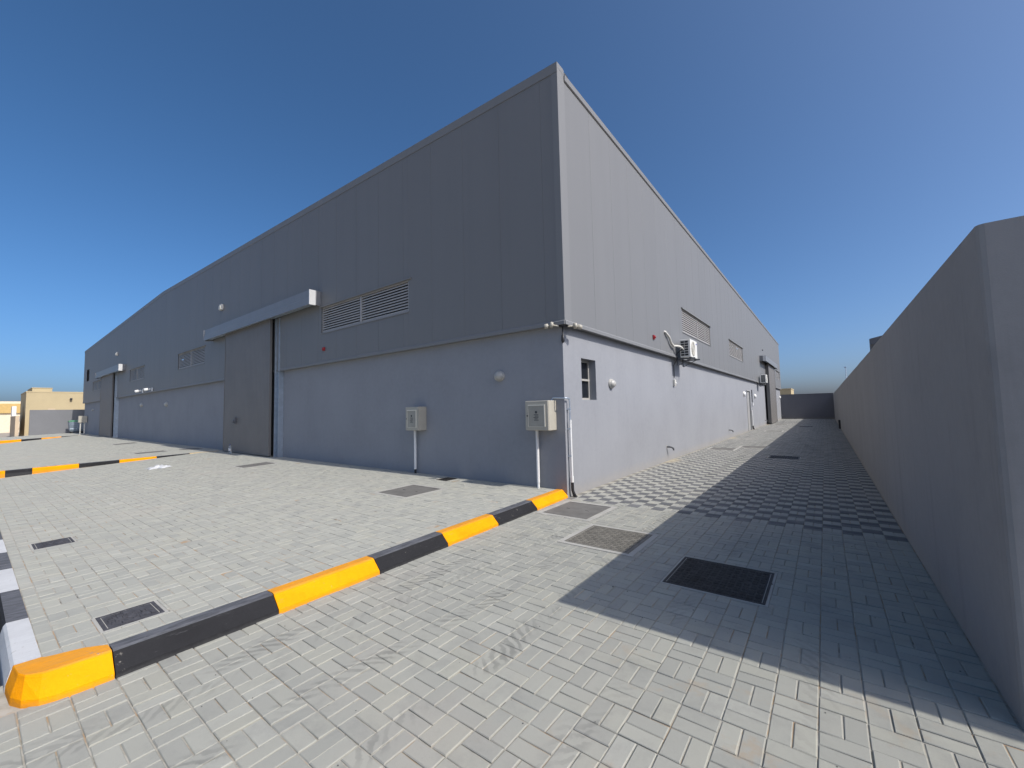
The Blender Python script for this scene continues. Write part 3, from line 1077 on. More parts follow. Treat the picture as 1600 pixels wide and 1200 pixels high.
# deep-set window in the side wall near the corner
a, b, z0, z1 = WIN
m = MB()
f = 0.045
xo, xi = -0.155, -0.195
for q in ((a, b, z0, z0 + f), (a, b, z1 - f, z1), (a, a + f, z0 + f, z1 - f), (b - f, b, z0 + f, z1 - f)):
    m.box(xi, xo, q[0], q[1], q[2], q[3])
w2 = m.build('side_window', 'winframe', wh)
MB().box(xi + 0.012, xi + 0.018, a + f, b - f, z0 + f, z1 - f).build('pane', 'glass', w2)
m = MB()
m.box(xi + 0.03, xo + 0.03, a + f, b - f, z0 + 0.40, z0 + 0.44)
m.box(xi + 0.03, xo + 0.03, a + 0.20, a + 0.235, z0 + f, z0 + 0.60)
m.build('glazing_bar', 'winframe', w2)

# personnel door in the side wall
a, b, z0, z1 = PDR
m = MB()
for q in ((a, a + 0.06, 0.0, z1), (b - 0.06, b, 0.0, z1), (a + 0.06, b - 0.06, z1 - 0.06, z1)):
    m.box(-0.12, 0.02, q[0], q[1], q[2], q[3])
pd_ = m.build('side_door', 'greydoor', wh)
MB().bbox(-0.10, -0.05, a + 0.065, b - 0.065, 0.02, z1 - 0.065, 0.006).build('door_leaf', 'greydoor', pd_)
MB().tube([(-0.05, a + 0.16, 1.05), (0.0, a + 0.16, 1.05), (0.0, a + 0.28, 1.05)], 0.012).build('handle', 'galv', pd_)


# sliding doors: ribbed leaf panels hung under a boxed track
def ribbed(axis, p, q, d0, z0, z1):
    """vertical sheet with shallow ribs; d0 = distance of the face from the wall"""
    prof = []
    n = max(1, round((q - p) / 0.116))
    st = (q - p) / n
    for k in range(n):
        a = p + k * st
        prof += [(a, d0 - 0.006), (a + 0.012, d0), (a + st - 0.012, d0)]
    prof += [(q, d0 - 0.006), (q, d0 - 0.05), (p, d0 - 0.05)]
    m = MB()
    m.prism([(a, -d) for a, d in prof] if axis == 'x' else [(d, a) for a, d in prof], 'z', z0, z1)
    return m


def sliding_door(axis, lo, hi, z0, z1, can, canz, face, post, lock):
    tr = 1 if axis == 'y' else -1
    def bx(m, p, q, d0, d1, za, zb):
        return m.box(p, q, tr * d0, tr * d1, za, zb) if axis == 'x' else m.box(d0, d1, p, q, za, zb)
    m = MB()
    bx(m, lo, lo + 0.05, face - 0.075, face + 0.004, z0, z1)
    bx(m, hi - 0.05, hi, face - 0.075, face + 0.004, z0, z1)
    bx(m, lo + 0.05, hi - 0.05, face - 0.075, face + 0.004, z1 - 0.06, z1)
    bx(m, lo + 0.05, hi - 0.05, face - 0.075, face + 0.004, z0, z0 + 0.05)
    d = m.build('sliding_door', 'door', wh)
    n = 4
    for k in range(n):
        p = lo + 0.052 + (hi - lo - 0.104) * k / n
        q = lo + 0.052 + (hi - lo - 0.104) * (k + 1) / n
        ribbed(axis, p + 0.003, q - 0.003, face - 0.006, z0 + 0.05, z1 - 0.06).build('door_panel', 'door', d)
    m = MB()
    ins = 0.1 if axis == 'x' else 0.012
    bx(m, lo + ins, hi - ins, 0.14, face - 0.08, z0 + 0.02, z1 - 0.1)
    m.build('door_gap_fill', 'dark' if axis == 'x' else 'door', d)  # on the front doors, near-black paint stands in for the shaded gap
    if lock is not None:
        m = MB()
        bx(m, lock - 0.10, lock + 0.10, face, face + 0.07, 1.34, 1.58)
        bx(m, lock - 0.06, lock + 0.05, face + 0.07, face + 0.12, 1.38, 1.47)
        m.build('lock_box', 'pvc', d)
    c0, c1 = can
    m = MB()
    f1 = canz[1] - 0.24
    pf = [(OH - 0.01, canz[1] + 0.02), (face + 0.17, canz[1]), (face + 0.17, f1), (face + 0.185, f1 - 0.012), (face + 0.185, canz[0]), (face + 0.165, canz[0]), (face + 0.165, canz[0] + 0.03), (OH - 0.01, canz[1] - 0.06)]
    if axis == 'x':
        m.prism([(-a, z) for a, z in pf], 'x', c0 + 0.012, c1 - 0.012)
    else:
        m.prism(pf, 'y', c0 + 0.012, c1 - 0.012)
    cn = m.build('track_canopy', 'canopy', wh)
    for e in (c0, c1):
        m = MB()
        bx(m, e - 0.012, e + 0.012, face - 0.01, face + 0.19, canz[0], canz[1] + 0.006)
        m.build('end_cap', 'alu' if e == c1 or axis == 'y' else 'canopy', cn)
        m = MB()
        bx(m, e - 0.035, e - 0.013, OH - 0.005, face - 0.012, canz[0] + 0.02, canz[1]) if e == c1 else bx(m, e + 0.013, e + 0.035, OH - 0.005, face - 0.012, canz[0] + 0.02, canz[1])
        m.build('end_bracket', 'canopy', cn)
    m = MB()
    bx(m, c0 + 0.05, c1 - 0.05, face - 0.09, face + 0.06, z1 + 0.002, z1 + 0.09)
    m.build('track_rail', 'galv', cn)
    if post is not None:
        p, q = post
        m = MB()
        zf_ = front_z(p) if axis == 'x' else 0.0
        bx(m, p, p + 0.02, 0.0, 0.20, zf_ - 0.05, z1)
        bx(m, p + 0.02, q, 0.0, 0.03, zf_ - 0.05, z1)
        bx(m, q - 0.02, q, 0.03, 0.17, zf_ - 0.05, z1)
        m.build('guide_post', 'galv', wh)


sliding_door('x', -16.05, -11.75, 0.21, 5.08, (-18.05, -8.60), (5.02, 5.48), 0.31, (-11.62, -11.36), -14.75)
sliding_door('x', -43.0, -38.5, 0.30, 5.06, (-44.2, -35.4), (5.02, 5.48), 0.31, (-38.3, -37.95), None)
sliding_door('y', 32.3, 37.4, 0.06, 4.95, (28.9, 38.6), (4.84, 5.24), 0.36, None, None)

# ------------------------------------------------------------------ boundary walls
bw = thing('boundary_wall', (WX, WYN, 0), 'long shaded grey rendered wall running down the right of the lane', 'wall')
r = 0.028
bays = [WYN] + [2.45 + 6.3 * k for k in range(8)][:7] + [LY + 0.02]
rb_ = random.Random(5)
for k, (p, q) in enumerate(zip(bays[:-1], bays[1:])):
    p2, q2 = p + (0.004 if k else 0), q - 0.004
    n_ = 9
    m = MB()
    base = [(WX + 0.0, p2), (WX, q2), (WX + 0.2, q2), (WX + 0.2, p2)]
    if k == 0:
        base = [(WX + r, WYN), (WX + 0.009, WYN + 0.009), (WX, WYN + r), (WX, q2), (WX + 0.2, q2), (WX + 0.2, WYN + 0.2), (9.9, WYN + 0.2), (9.9, WYN)]
    tops = []
    for i in range(n_ + 1):
        y = p2 + (q2 - p2) * i / n_
        tops.append((y, WH + rb_.uniform(-0.006, 0.006)))
    if k == 0:
        m.prism(base, 'z', -0.3, WH)
    else:
        rows = [[(WX, y, -0.3), (WX, y, z - 0.012), (WX + 0.012, y, z), (WX + 0.2, y, z), (WX + 0.2, y, -0.3)] for y, z in tops]
        m.rings(rows, cap=True, smooth=False)
    m.build('wall_bay', 'bound', bw)
MB().box(9.908, 16.0, WYN, WYN + 0.2, -0.3, WH - 0.004).build('wall_bay', 'bound', bw)
MB().box(WX + 0.05, WX + 0.15, WYN + 0.3, LY - 0.1, -0.3, WH - 0.05).build('joint_light_stop', 'bound', bw)  # hidden box added to keep sun from leaking through the bay joints
rw = thing('boundary_wall', (2.2, LY, 0), 'dark shaded end wall closing the far end of the lane', 'wall')
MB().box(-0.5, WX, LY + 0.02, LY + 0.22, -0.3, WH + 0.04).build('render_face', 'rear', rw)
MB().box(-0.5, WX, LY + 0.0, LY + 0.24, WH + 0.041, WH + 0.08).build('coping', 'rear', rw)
MB().bbox(WX - 0.10, WX - 0.0, 26.0, 26.2, 0.0, 0.55, 0.01).build('drain_box', 'black', bw)

gw = thing('boundary_wall', (-57, 10, 0.2), 'sunlit plain grey wall beyond the far end of the forecourt', 'wall')
MB().box(-57.25, -57.0, -3.2, 45, -0.5, 2.69).build('render_face', 'greywall', gw)

# ------------------------------------------------------------------ meter boxes
def meter_box(x0, x1, z0, z1, d, polex, label):
    o = thing('meter_box', ((x0 + x1) / 2, 0, 0.13), label, 'meter box', 'meter boxes on the front wall')
    MB().bbox(x0, x1, -d + 0.02, -0.002, z0, z1, 0.008).build('cabinet', 'boxbeige', o)
    dm = MB().bbox(x0 + 0.006, x1 - 0.006, -d, -d + 0.019, z0 + 0.006, z1 - 0.006, 0.006).build('door', 'boxbeige', o)
    w, h = x1 - x0, z1 - z0
    m = MB()
    a, b, c, e = x0 + 0.14 * w, x1 - 0.13 * w, z0 + 0.12 * h, z1 - 0.13 * h
    t = 0.022
    for q in ((a, b, e - t, e), (b - t, b, c, e - t), (a, a + 0.006, c, e - t), (a, b, c, c + 0.006)):
        m.box(q[0], q[1], -d - 0.012, -d - 0.0005, q[2], q[3])
    m.build('raised_border', 'boxtrim', dm)
    MB().box(a + 0.012, b - 0.03, -d - 0.003, -d - 0.0004, c + 0.012, e - 0.03).build('window_plate', 'sticker', dm)
    m = MB()
    cx_, cz = (a + b) / 2 - 0.01, (c + e) / 2
    m.lathe((cx_, -d - 0.0032, cz + 0.12 * h), (0, -1, 0), [(0, 0.026), (0.001, 0.026)], 14)
    for k, (ww, dx) in enumerate(((0.10, 0), (0.08, 0.012), (0.11, -0.004), (0.07, 0.0), (0.10, 0.004))):
        zz = cz + 0.035 * h - k * 0.045 * h
        m.box(cx_ - ww / 2 + dx, cx_ + ww / 2 + dx, -d - 0.0042, -d - 0.0031, zz - 0.007, zz + 0.005)
    m.build('printed_marks', 'ink', dm)
    MB().lathe((x0 + 0.07 * w + 0.02, -d - 0.0005, cz), (0, -1, 0), [(0, 0.014), (0.012, 0.014), (0.013, 0.009)], 12).build('lock', 'black', dm)
    m = MB()
    m.tube([(polex, -0.075, front_z(x0) + 0.10), (polex, -0.075, z0)], 0.030, 14)
    m.build('supply_pipe', 'white', o)
    MB().tube([(polex, -0.075, front_z(x0) - 0.02), (polex, -0.075, front_z(x0) + 0.10)], 0.026, 14).build('pipe_sleeve', 'black' if x0 < -2 else 'white', o)
    return o


meter_box(-4.30, -3.83, 1.19, 1.76, 0.26, -4.17, 'smaller beige meter box on a white pipe, left on the front wall')
mb2 = meter_box(-0.70, -0.18, 1.235, 1.79, 0.29, -0.58, 'beige meter box on a white pipe right beside the building corner')

pp = thing('conduit_pipe', (0.05, 0.1, 0), 'white conduit bending round the corner from the meter box down to the ground', 'pipe')
MB().tube([(-0.24, -0.06, 1.78), (-0.24, -0.06, 1.81), (-0.225, -0.06, 1.83), (-0.19, -0.06, 1.835), (0.02, -0.06, 1.825), (0.05, -0.055, 1.823), (0.062, -0.03, 1.822), (0.06, 0.04, 1.82)], 0.013, 10).build('upper_run', 'galv', pp)
MB().tube([(0.06, 0.04, 1.82), (0.058, 0.075, 1.815), (0.055, 0.088, 1.79), (0.055, 0.09, 1.40)], 0.014, 10).build('down_run', 'galv', pp)
MB().tube([(0.058, 0.09, 1.42), (0.058, 0.095, 0.36)], 0.022, 12).build('thick_pipe', 'white', pp)
MB().tube([(0.058, 0.095, 0.38), (0.058, 0.096, 0.27)], 0.029, 12).build('coupling', 'white', pp)
MB().tube([(0.058, 0.096, 0.27), (0.06, 0.10, 0.12), (0.075, 0.13, 0.03), (0.09, 0.16, -0.01)], [0.028, 0.028, 0.032, 0.034], 12).build('ground_sleeve', 'black', pp)
m = MB()
for z in (1.25, 1.62, 0.75):
    m.box(0.0, 0.07, 0.07, 0.115, z - 0.012, z + 0.012)
m.build('clip', 'galv', pp)


# ------------------------------------------------------------------ wall lamps
def bulkhead(loc, axis, label, r=0.115, mat='lampglass'):
    o = thing('bulkhead_lamp', loc, label, 'wall lamp', 'round bulkhead lamps')
    c = Vector(loc)
    MB().lathe(c, axis, [(0.0, r), (0.035, r), (0.04, r * 0.94)], 24, (1.12, 0.95)).build('base_ring', 'lampglass' if mat == 'lampglass' else 'offwhite', o)
    MB().lathe(c + Vector(axis) * 0.0401, axis, [(0.0, r * 0.86), (0.02, r * 0.84), (0.05, r * 0.66), (0.07, r * 0.38), (0.077, r * 0.1)], 24, (1.12, 0.95)).build('diffuser', mat, o)


bulkhead((-1.53, 0.0, 2.34), (0, -1, 0), 'round lamp on the shaded front wall above the corner meter box')
bulkhead((0.0, 2.11, 2.17), (1, 0, 0), 'round lamp on the sunlit side wall right of the recessed window')
bulkhead((-25.6, 0.0, 2.40), (0, -1, 0), 'round lamp on the front wall, right one of the far pair', 0.15)
bulkhead((-31.1, 0.0, 2.50), (0, -1, 0), 'round lamp on the front wall, left one of the far pair', 0.15)
bulkhead((-48.3, 0.0, 2.5), (0, -1, 0), 'tiny pale lamp at the far end of the front wall', 0.11)
bulkhead((0.0, 21.35, 2.27), (1, 0, 0), 'white lamp just left of the grey side door', 0.17, 'white')
bulkhead((0.0, 26.1, 2.2), (1, 0, 0), 'white lamp just right of the grey side door', 0.17, 'white')
bulkhead((0.0, 45.8, 2.32), (1, 0, 0), 'white lamp at the far end of the side wall', 0.17, 'white')


def spot_head(o, base, elbow, tip, r=0.044, mat='boxbeige'):
    b, e, t = Vector(base), Vector(elbow), Vector(tip)
    MB().tube([b, b + (e - b) * 0.5, e], 0.016, 8).build('arm', mat, o)
    d = (t - e).normalized()
    MB().lathe(e, (e - b).normalized(), [(-0.03, 0.035), (-0.022, 0.058), (0.022, 0.058), (0.032, 0.035)], 16).build('swivel', mat, o)
    MB().tube([e, e + d * 0.06, e + d * 0.065, t, t + d * 0.004], [0.016, 0.018, r, r * 1.05, r * 0.9], 14).build('lamp_head', mat, o)


sl_ = thing('security_light', (0.04, -0.08, ZB - 0.05), 'twin-headed security light under the cladding at the building corner', 'security light')
MB().bbox(-0.01, 0.11, -0.115, 0.005, ZB - 0.065, ZB - 0.018, 0.01).build('mount', 'black', sl_)
spot_head(sl_, (0.0, -0.13, ZB - 0.055), (-0.10, -0.22, ZB - 0.03), (-0.215, -0.27, ZB - 0.055))
spot_head(sl_, (0.12, 0.0, ZB - 0.055), (0.22, 0.10, ZB - 0.045), (0.275, 0.225, ZB - 0.06))
MB().lathe((0.02, -0.02, ZB - 0.06), (0, 0, -1), [(0, 0.012), (0.14, 0.012), (0.15, 0.026), (0.26, 0.034), (0.30, 0.006)], 10).build('drop_shadow', 'black', sl_)  # black drop shape stands in for the lights' shadow at the corner
for X, lb in ((-30.2, 'left'), (-28.0, 'right')):
    o = thing('security_light', (X, -0.15, 3.3), 'white spotlight under the cladding before the far louvre, %s of two' % lb, 'security light', 'white spotlights on the front')
    MB().bbox(X - 0.1, X + 0.1, -OH - 0.06, -OH - 0.02, 3.24, 3.44, 0.01).build('mount', 'white', o)
    spot_head(o, (X, -OH - 0.05, 3.34), (X + 0.02, -OH - 0.16, 3.36), (X - 0.02, -OH - 0.40, 3.30), 0.085, 'white')
for X, z, lb in ((-17.0, 6.42, 'small cream lamp on the cladding above the near sliding door'), (-38.2, 6.5, 'small cream lamp on the cladding above the far sliding door')):
    o = thing('wall_light', (X, -OH, z), lb, 'wall lamp')
    MB().bbox(X - 0.13, X + 0.13, -OH - 0.09, -OH - 0.001, z - 0.13, z + 0.13, 0.02).build('housing', 'offwhite', o)
    MB().bbox(X - 0.10, X + 0.10, -OH - 0.12, -OH - 0.091, z - 0.11, z + 0.05, 0.01).build('lens', 'boxtrim', o)


def siren(loc, axis, label):
    o = thing('alarm_siren', loc, label, 'alarm')
    x, y, z = loc
    if axis == 'y':
        MB().bbox(x - 0.06, x + 0.06, y - 0.04, y, z - 0.055, z + 0.055, 0.01).build('housing', 'red', o)
        MB().lathe((x, y - 0.0405, z), (0, -1, 0), [(0.0, 0.035), (0.02, 0.035), (0.03, 0.015)], 14).build('sounder', 'red', o)
    else:
        MB().bbox(x, x + 0.04, y - 0.06, y + 0.06, z - 0.06, z + 0.06, 0.01).build('housing', 'red', o)
        MB().lathe((x + 0.0405, y, z), (1, 0, 0), [(0.0, 0.035), (0.025, 0.035), (0.035, 0.015)], 14).build('sounder', 'red', o)


siren((-8.37, -OH, 3.64), 'y', 'small red alarm on the shaded front cladding below the louvre')
siren((OH, 4.82, 3.57), 'x', 'small red alarm on the sunlit side cladding')
MB_ = MB().lathe((OH, 31.0, 5.9), (1, 0, 0), [(0, 0.06), (0.05, 0.06), (0.07, 0.03)], 12)
o = thing('wall_sensor', (OH, 31.0, 5.9), 'tiny dark sensor above the side sliding door', 'sensor')
MB_.build('housing', 'pvc', o)


# ------------------------------------------------------------------ air conditioners
def ac(y0, y1, z0, z1, x0, x1, label, detail):
    o = thing('air_conditioner', ((x0 + x1) / 2, (y0 + y1) / 2, z0), label, 'air conditioner', 'outdoor air conditioner units')
    MB().bbox(x0, x1, y0, y1, z0, z1, 0.014).build('casing', 'acwhite', o)
    m = MB()
    ncol, nrow = 2, 6
    for i in range(ncol):
        for j in range(nrow):
            a = x0 + 0.02 + (x1 - x0 - 0.08) * (i + 0.06) / ncol
            b = x0 + 0.02 + (x1 - x0 - 0.08) * (i + 0.94) / ncol
            c = z0 + 0.04 + (z1 - z0 - 0.08) * (j + 0.10) / nrow
            d = z0 + 0.04 + (z1 - z0 - 0.08) * (j + 0.86) / nrow
            m.box(a, b, y0 - 0.006, y0 + 0.002, c, d)
    m.build('side_grille', 'black', o)
    fy, fz, r = y0 + (y1 - y0) * 0.40, (z0 + z1) / 2, (z1 - z0) * 0.41
    fg = MB().lathe((x1 - 0.001, fy, fz), (1, 0, 0), [(0, r), (0.012, r), (0.014, r * 0.93), (0.006, r * 0.90), (0.006, 0.001)], 28).build('fan_ring', 'boxbeige', o)
    m = MB()
    for k in range(5):
        rr = r * (0.25 + 0.15 * k)
        pts = [(x1 + 0.016, fy + rr * math.cos(2 * math.pi * i / 28), fz + rr * math.sin(2 * math.pi * i / 28)) for i in range(29)]
        m.tube(pts, 0.004, 5, cap=False)
    for i in range(6):
        a = math.pi * 2 * i / 6
        m.tube([(x1 + 0.016, fy, fz), (x1 + 0.016, fy + r * 0.92 * math.cos(a), fz + r * 0.92 * math.sin(a))], 0.004, 5)
    m.build('fan_guard', 'acwhite', fg)
    MB().box(x1, x1 + 0.003, y1 - 0.15, y1 - 0.05, z1 - 0.12, z1 - 0.08).build('badge', 'blue', o)
    for yy in (y0 + 0.1, y1 - 0.12):
        m = MB()
        m.box(OH + 0.006, x1 + 0.10, yy - 0.018, yy + 0.018, z0 - 0.055, z0 - 0.015)
        m.box(OH + 0.006, OH + 0.04, yy - 0.018, yy + 0.018, z0 - 0.24, z0 + 0.02)
        m.tube([(OH + 0.03, yy, z0 - 0.24), (x1 - 0.02, yy, z0 - 0.05)], 0.012, 6)
        m.box(x0 + 0.03, x0 + 0.07, yy - 0.02, yy + 0.02, z0 - 0.0155, z0 + 0.001)
        m.box(x1 - 0.07, x1 - 0.03, yy - 0.02, yy + 0.02, z0 - 0.0155, z0 + 0.001)
        m.build('bracket', 'pvc', o)
    if detail:
        MB().tube([(OH, 5.84, 3.87), (OH + 0.03, 5.84, 3.86), (OH + 0.05, 5.95, 3.80), (OH + 0.06, 6.15, 3.72), (OH + 0.06, 6.3, 3.58), (OH + 0.07, 6.5, 3.50), (OH + 0.10, 6.68, 3.52), (x0 + 0.05, 6.82, 3.50), (x0 + 0.1, y0 + 0.02, 3.42)], 0.035, 10).build('insulated_pipes', 'offwhite', o)
        MB().tube([(x0 + 0.12, y0 - 0.012, 3.45), (x0 + 0.05, y0 - 0.10, 3.40), (OH + 0.06, y0 - 0.09, 3.30), (OH + 0.05, y0 - 0.05, 3.12), (0.04, y0 + 0.05, 2.95), (0.03, y0 + 0.08, 2.55)], 0.014, 8).build('cable', 'black', o)
    return o


ac(6.95, 7.80, 3.17, 3.74, 0.27, 0.585, 'white air conditioner with fan facing out, nearest the building corner', True)
ac(27.6, 28.5, 3.17, 3.75, 0.27, 0.60, 'white air conditioner beside the side sliding door', False)
o = thing('isolator_switch', (0.0, 7.03, 2.38), 'small white switch box on the side wall under the near air conditioner', 'switch')
MB().bbox(0.0, 0.07, 6.95, 7.09, 2.28, 2.48, 0.012).build('housing', 'offwhite', o)
MB().lathe((0.0705, 7.02, 2.36), (1, 0, 0), [(0, 0.035), (0.03, 0.032)], 12).build('knob', 'white', o)
o = thing('conduit_pipe', (0.03, 25.0, 0), 'thin white conduit down the side wall right of the grey door', 'pipe')
MB().tube([(0.03, 24.2, 1.25), (0.03, 24.2, 0.25)], 0.03, 8).build('lower_pipe', 'white', o)
MB().tube([(0.03, 24.2, 0.25), (0.04, 24.25, 0.1), (0.07, 24.4, 0.0)], 0.045, 8).build('ground_sleeve', 'black', o)
MB().bbox(0.0, 0.08, 24.45, 24.70, 1.55, 1.75, 0.01).build('junction_box', 'white', o)
MB().tube([(0.03, 24.6, 2.6), (0.03, 24.6, 1.75)], 0.03, 8).build('upper_pipe', 'pvc', o)

# condensate spouts out of the foot of the side wall, each with its damp sand patch
for k, (y, z, lb) in enumerate(((6.02, 0.42, 'dark drain spout bending out of the side wall, nearest the corner'),
                                (16.0, 0.40, 'dark drain spout low on the side wall before the grey door'),
                                (31.3, 0.36, 'dark drain spout beside the foot of the side sliding door'),
                                (46.3, 0.36, 'dark drain spout at the far end of the side wall'))):
    o = thing('drain_spout', (0.0, y, 0), lb, 'drain pipe', 'drain spouts on the side wall')
    MB().tube([(-0.02, y, z), (0.08, y, z), (0.13, y + 0.03, z - 0.01), (0.165, y + 0.07, z - 0.045), (0.175, y + 0.09, z - 0.10)], 0.028, 10).build('elbow', 'pvc', o)
    MB().tube([(0.0005, y, z), (0.006, y, z)], 0.05, 12).build('collar', 'cement', o)

# ------------------------------------------------------------------ litter on the forecourt
bx_, by_ = -14.65, -0.52
bz = pad_z(bx_, by_)
o = thing('water_bottle', (bx_, by_, bz), 'clear plastic water bottle standing before the large sliding door', 'bottle')
MB().lathe((bx_, by_, bz), (0, 0, 1), [(0, 0.04), (0.01, 0.046), (0.06, 0.046), (0.07, 0.042), (0.08, 0.046), (0.25, 0.046), (0.30, 0.024), (0.33, 0.016)], 16).build('body', 'bottle', o)
MB().lathe((bx_, by_, bz + 0.12), (0, 0, 1), [(0, 0.0472), (0.08, 0.0472)], 16).build('paper_label', 'white', o)
MB().lathe((bx_, by_, bz + 0.331), (0, 0, 1), [(0, 0.018), (0.025, 0.018)], 12).build('cap', 'blue', o)

gx, gy = -12.75, -3.05
r4 = random.Random(3)
N = 15
vs_, fs = [], []
for j in range(N):
    for i in range(N):
        u, v = i / (N - 1) - 0.5, j / (N - 1) - 0.5
        e = max(0.0, 1 - (abs(u) * 2) ** 3) * max(0.0, 1 - (abs(v) * 2) ** 3)
        rr_ = 0.85 + 0.3 * math.sin(5 * math.atan2(v, u + 1e-6) + 1.0)
        x = gx + u * 0.50 * rr_ + r4.uniform(-0.012, 0.012)
        y = gy + v * 0.55 * rr_ + r4.uniform(-0.012, 0.012)
        vs_.append((x, y, pad_z(x, y) + 0.006 + e * (0.02 + 0.07 * r4.random() ** 2 + 0.04 * math.exp(-((u - 0.1) ** 2 + (v + 0.12) ** 2) * 40))))
fs = [(j * N + i, j * N + i + 1, (j + 1) * N + i + 1, (j + 1) * N + i) for j in range(N - 1) for i in range(N - 1)]
b_ = MB().add(vs_, fs, True).build('plastic_bag', 'bag')
tag(b_, 'crumpled white plastic bag lying on the forecourt paving', 'bag')
b_.modifiers.new('thick', 'SOLIDIFY').thickness = 0.004

# grit scattered on the near paving
m = MB()
r5 = random.Random(11)
for k in range(130):
    x, y = r5.uniform(0.4, 4.45), r5.uniform(-6.4, -0.5)
    s = r5.uniform(0.002, 0.0065)
    if k < 10:
        s *= 1.6
    vs_ = [(x + s * dx * r5.uniform(0.6, 1.2), y + s * dy * r5.uniform(0.6, 1.2), max(0.0, s * dz * r5.uniform(0.6, 1.0)) + 0.0005) for dx, dy, dz in ((1, 0, 0.3), (0, 1, 0.3), (-1, 0, 0.3), (0, -1, 0.3), (0, 0, 1.3), (0, 0, 0))]
    m.add(vs_, [(0, 1, 4), (1, 2, 4), (2, 3, 4), (3, 0, 4), (1, 0, 5), (2, 1, 5), (3, 2, 5), (0, 3, 5)])
g_ = m.build('grit', 'stone')
g_['kind'] = 'stuff'

# ------------------------------------------------------------------ far end of the forecourt
cz0 = front_z(-51)
o = thing('utility_cabinet', (-51, -0.3, cz0), 'beige cabinet raised on two legs at the far corner of the warehouse', 'cabinet')
MB().bbox(-51.15, -50.85, -0.62, -0.05, 1.38, 1.99, 0.01).build('cabinet_body', 'boxbeige', o)
for y in (-0.46, -0.2):
    MB().tube([(-51, y, cz0 - 0.02), (-51, y, 1.38)], 0.05, 8).build('leg', 'offwhite', o)

wb = front_z(-55)
o = thing('waste_container', (-55.6, -0.35, wb), 'grey metal waste container with green rim by the far wall', 'waste container')
m = MB()
ys = [(-0.80, 0.12, 0.95), (-0.84, 0.16, 1.15)]
def ringb(z, g):
    return [(-56.2 - g, -0.72 - g, z), (-55.2 + g, -0.72 - g, z), (-55.2 + g, 0.30 + g, z), (-56.2 - g, 0.30 + g, z)]
m.rings([ringb(wb + 0.18, -0.10), ringb(wb + 0.42, -0.02), ringb(wb + 0.46, -0.03), ringb(wb + 0.75, 0.0), ringb(wb + 0.79, 0.015), ringb(wb + 1.12, 0.03)], smooth=False)
m.build('container_body', 'binmetal', o)
MB().rings([ringb(wb + 1.121, 0.05), ringb(wb + 1.18, 0.05), ringb(wb + 1.27, -0.10)], smooth=False).build('lid', 'bingreen', o)
for (x, y) in ((-56.05, -0.55), (-55.35, -0.55), (-56.05, 0.15), (-55.35, 0.15)):
    MB().lathe((x, y - 0.04, wb + 0.09), (0, 1, 0), [(0, 0.09), (0.08, 0.09)], 14).build('wheel', 'black', o)

# neighbours on the left
o = thing('cream_building', (-76, 5, -0.3), 'flat-roofed cream building behind the sunlit grey wall', 'building')
MB().box(-80.5, -72.0, -2.68, 14.0, -0.6, 5.05).build('wall', 'cream', o)
MB().box(-80.53, -71.97, -2.71, 14.03, 5.051, 5.20).build('parapet', 'cream', o)
up = MB().box(-80.0, -73.5, -2.15, -0.5, 5.2, 5.66).build('roof_room', 'cream', o)
MB().box(-80.04, -73.46, -2.19, -0.46, 5.661, 5.74).build('roof_slab', 'cream', up)
MB().bbox(-71.99, -71.75, 0.9, 1.1, 4.1, 4.4, 0.02).build('wall_lamp', 'black', o)
MB().box(-72.0, -71.95, -0.9, -0.3, 2.9, 3.1).build('vent', 'tan', o)

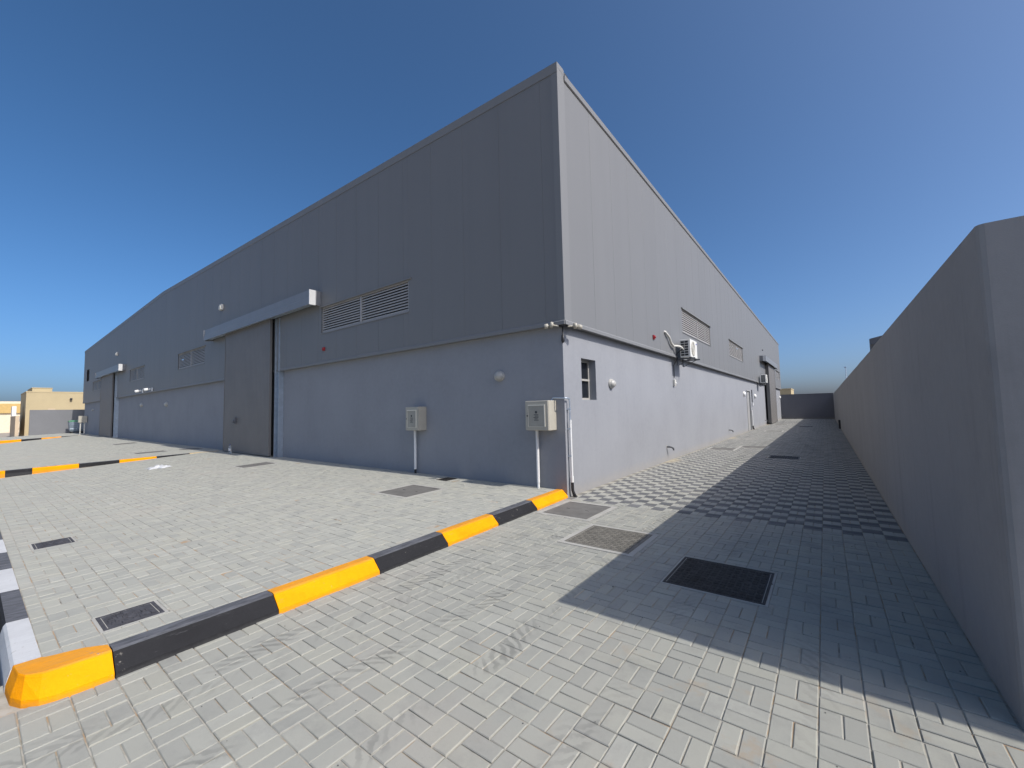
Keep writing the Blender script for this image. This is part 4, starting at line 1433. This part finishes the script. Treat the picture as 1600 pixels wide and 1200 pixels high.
o = thing('garden_wall', (-75, -3.3, -0.3), 'short shaded wall with a sunlit end left of the cream building', 'wall')
MB().box(-79.5, -70.0, -3.50, -3.22, -0.6, 2.25).build('wall', 'tan', o)
o = thing('sign_board', (-74, -3.4, 2.25), 'tall narrow white board standing on the short garden wall', 'sign')
MB().bbox(-76.0, -74.0, -3.62, -3.28, 2.25, 3.45, 0.01).build('board', 'white', o)

o = thing('low_building', (-112, -10, -0.3), 'long low building with an ochre roof band at the far left', 'building')
MB().box(-118, -110.0, -30, 2.0, -0.6, 3.1).build('wall', 'pale', o)
MB().box(-118.4, -109.7, -30.4, 2.2, 3.101, 4.75).build('roof_band', 'ochre', o)
MB().box(-118.2, -109.9, -30.2, 2.1, 4.751, 5.15).build('roof_edge', 'pale', o)
for k in range(8):
    y = -3.1 - 2.6 * k + 1.0
    w = MB().box(-110.0, -109.95, y, y + 1.0, 1.6, 2.5).build('window', 'tan', o)
    MB().box(-109.949, -109.94, y + 0.08, y + 0.92, 1.68, 2.42).build('pane', 'greydoor', w)
    MB().box(-110.0, -109.9, y - 0.1, y + 1.1, 0.3, 0.55).build('vent_grille', 'tan', o)

# neighbours beyond the lane
o = thing('neighbour_shed', (10, 38, 0), 'dark roof corner of a shed showing above the right wall', 'shed')
MB().prism([(7.0, 5.0), (7.0, 6.70), (18, 9.2), (18, 5.0)], 'y', 37.0, 37.5).build('gable_parapet', 'neigh', o)
MB().prism([(7.25, 6.28), (7.0, 6.30), (7.0, 6.20), (7.25, 6.18)], 'y', 36.7, 37.0).build('eave_end', 'neigh', o)
MB().box(7.3, 18, 37.5, 60, -0.6, 4.9).build('wall', 'neigh', o)
MB().box(7.3, 18, 36.9, 37.49, -0.6, 4.99).build('gable_wall', 'neigh', o)
o = thing('lamp_post', (7, 85, 0), 'thin grey pole rising behind the right wall', 'pole')
MB().tube([(7, 85, -0.6), (7, 85, 7.6)], [0.10, 0.06], 8).build('pole', 'galv', o)
MB().bbox(6.8, 7.1, 84.9, 85.1, 7.6, 7.8, 0.02).build('lamp_head', 'galv', o)
o = thing('cream_block', (-3, 82, 0), 'small cream block peeping over the far end wall of the lane', 'building')
MB().box(-7.0, -0.78, 80.0, 88.0, -0.6, 4.15).build('wall', 'cream', o)
MB().box(-7.1, -0.72, 79.94, 88.1, 4.151, 4.30).build('parapet', 'cream', o)
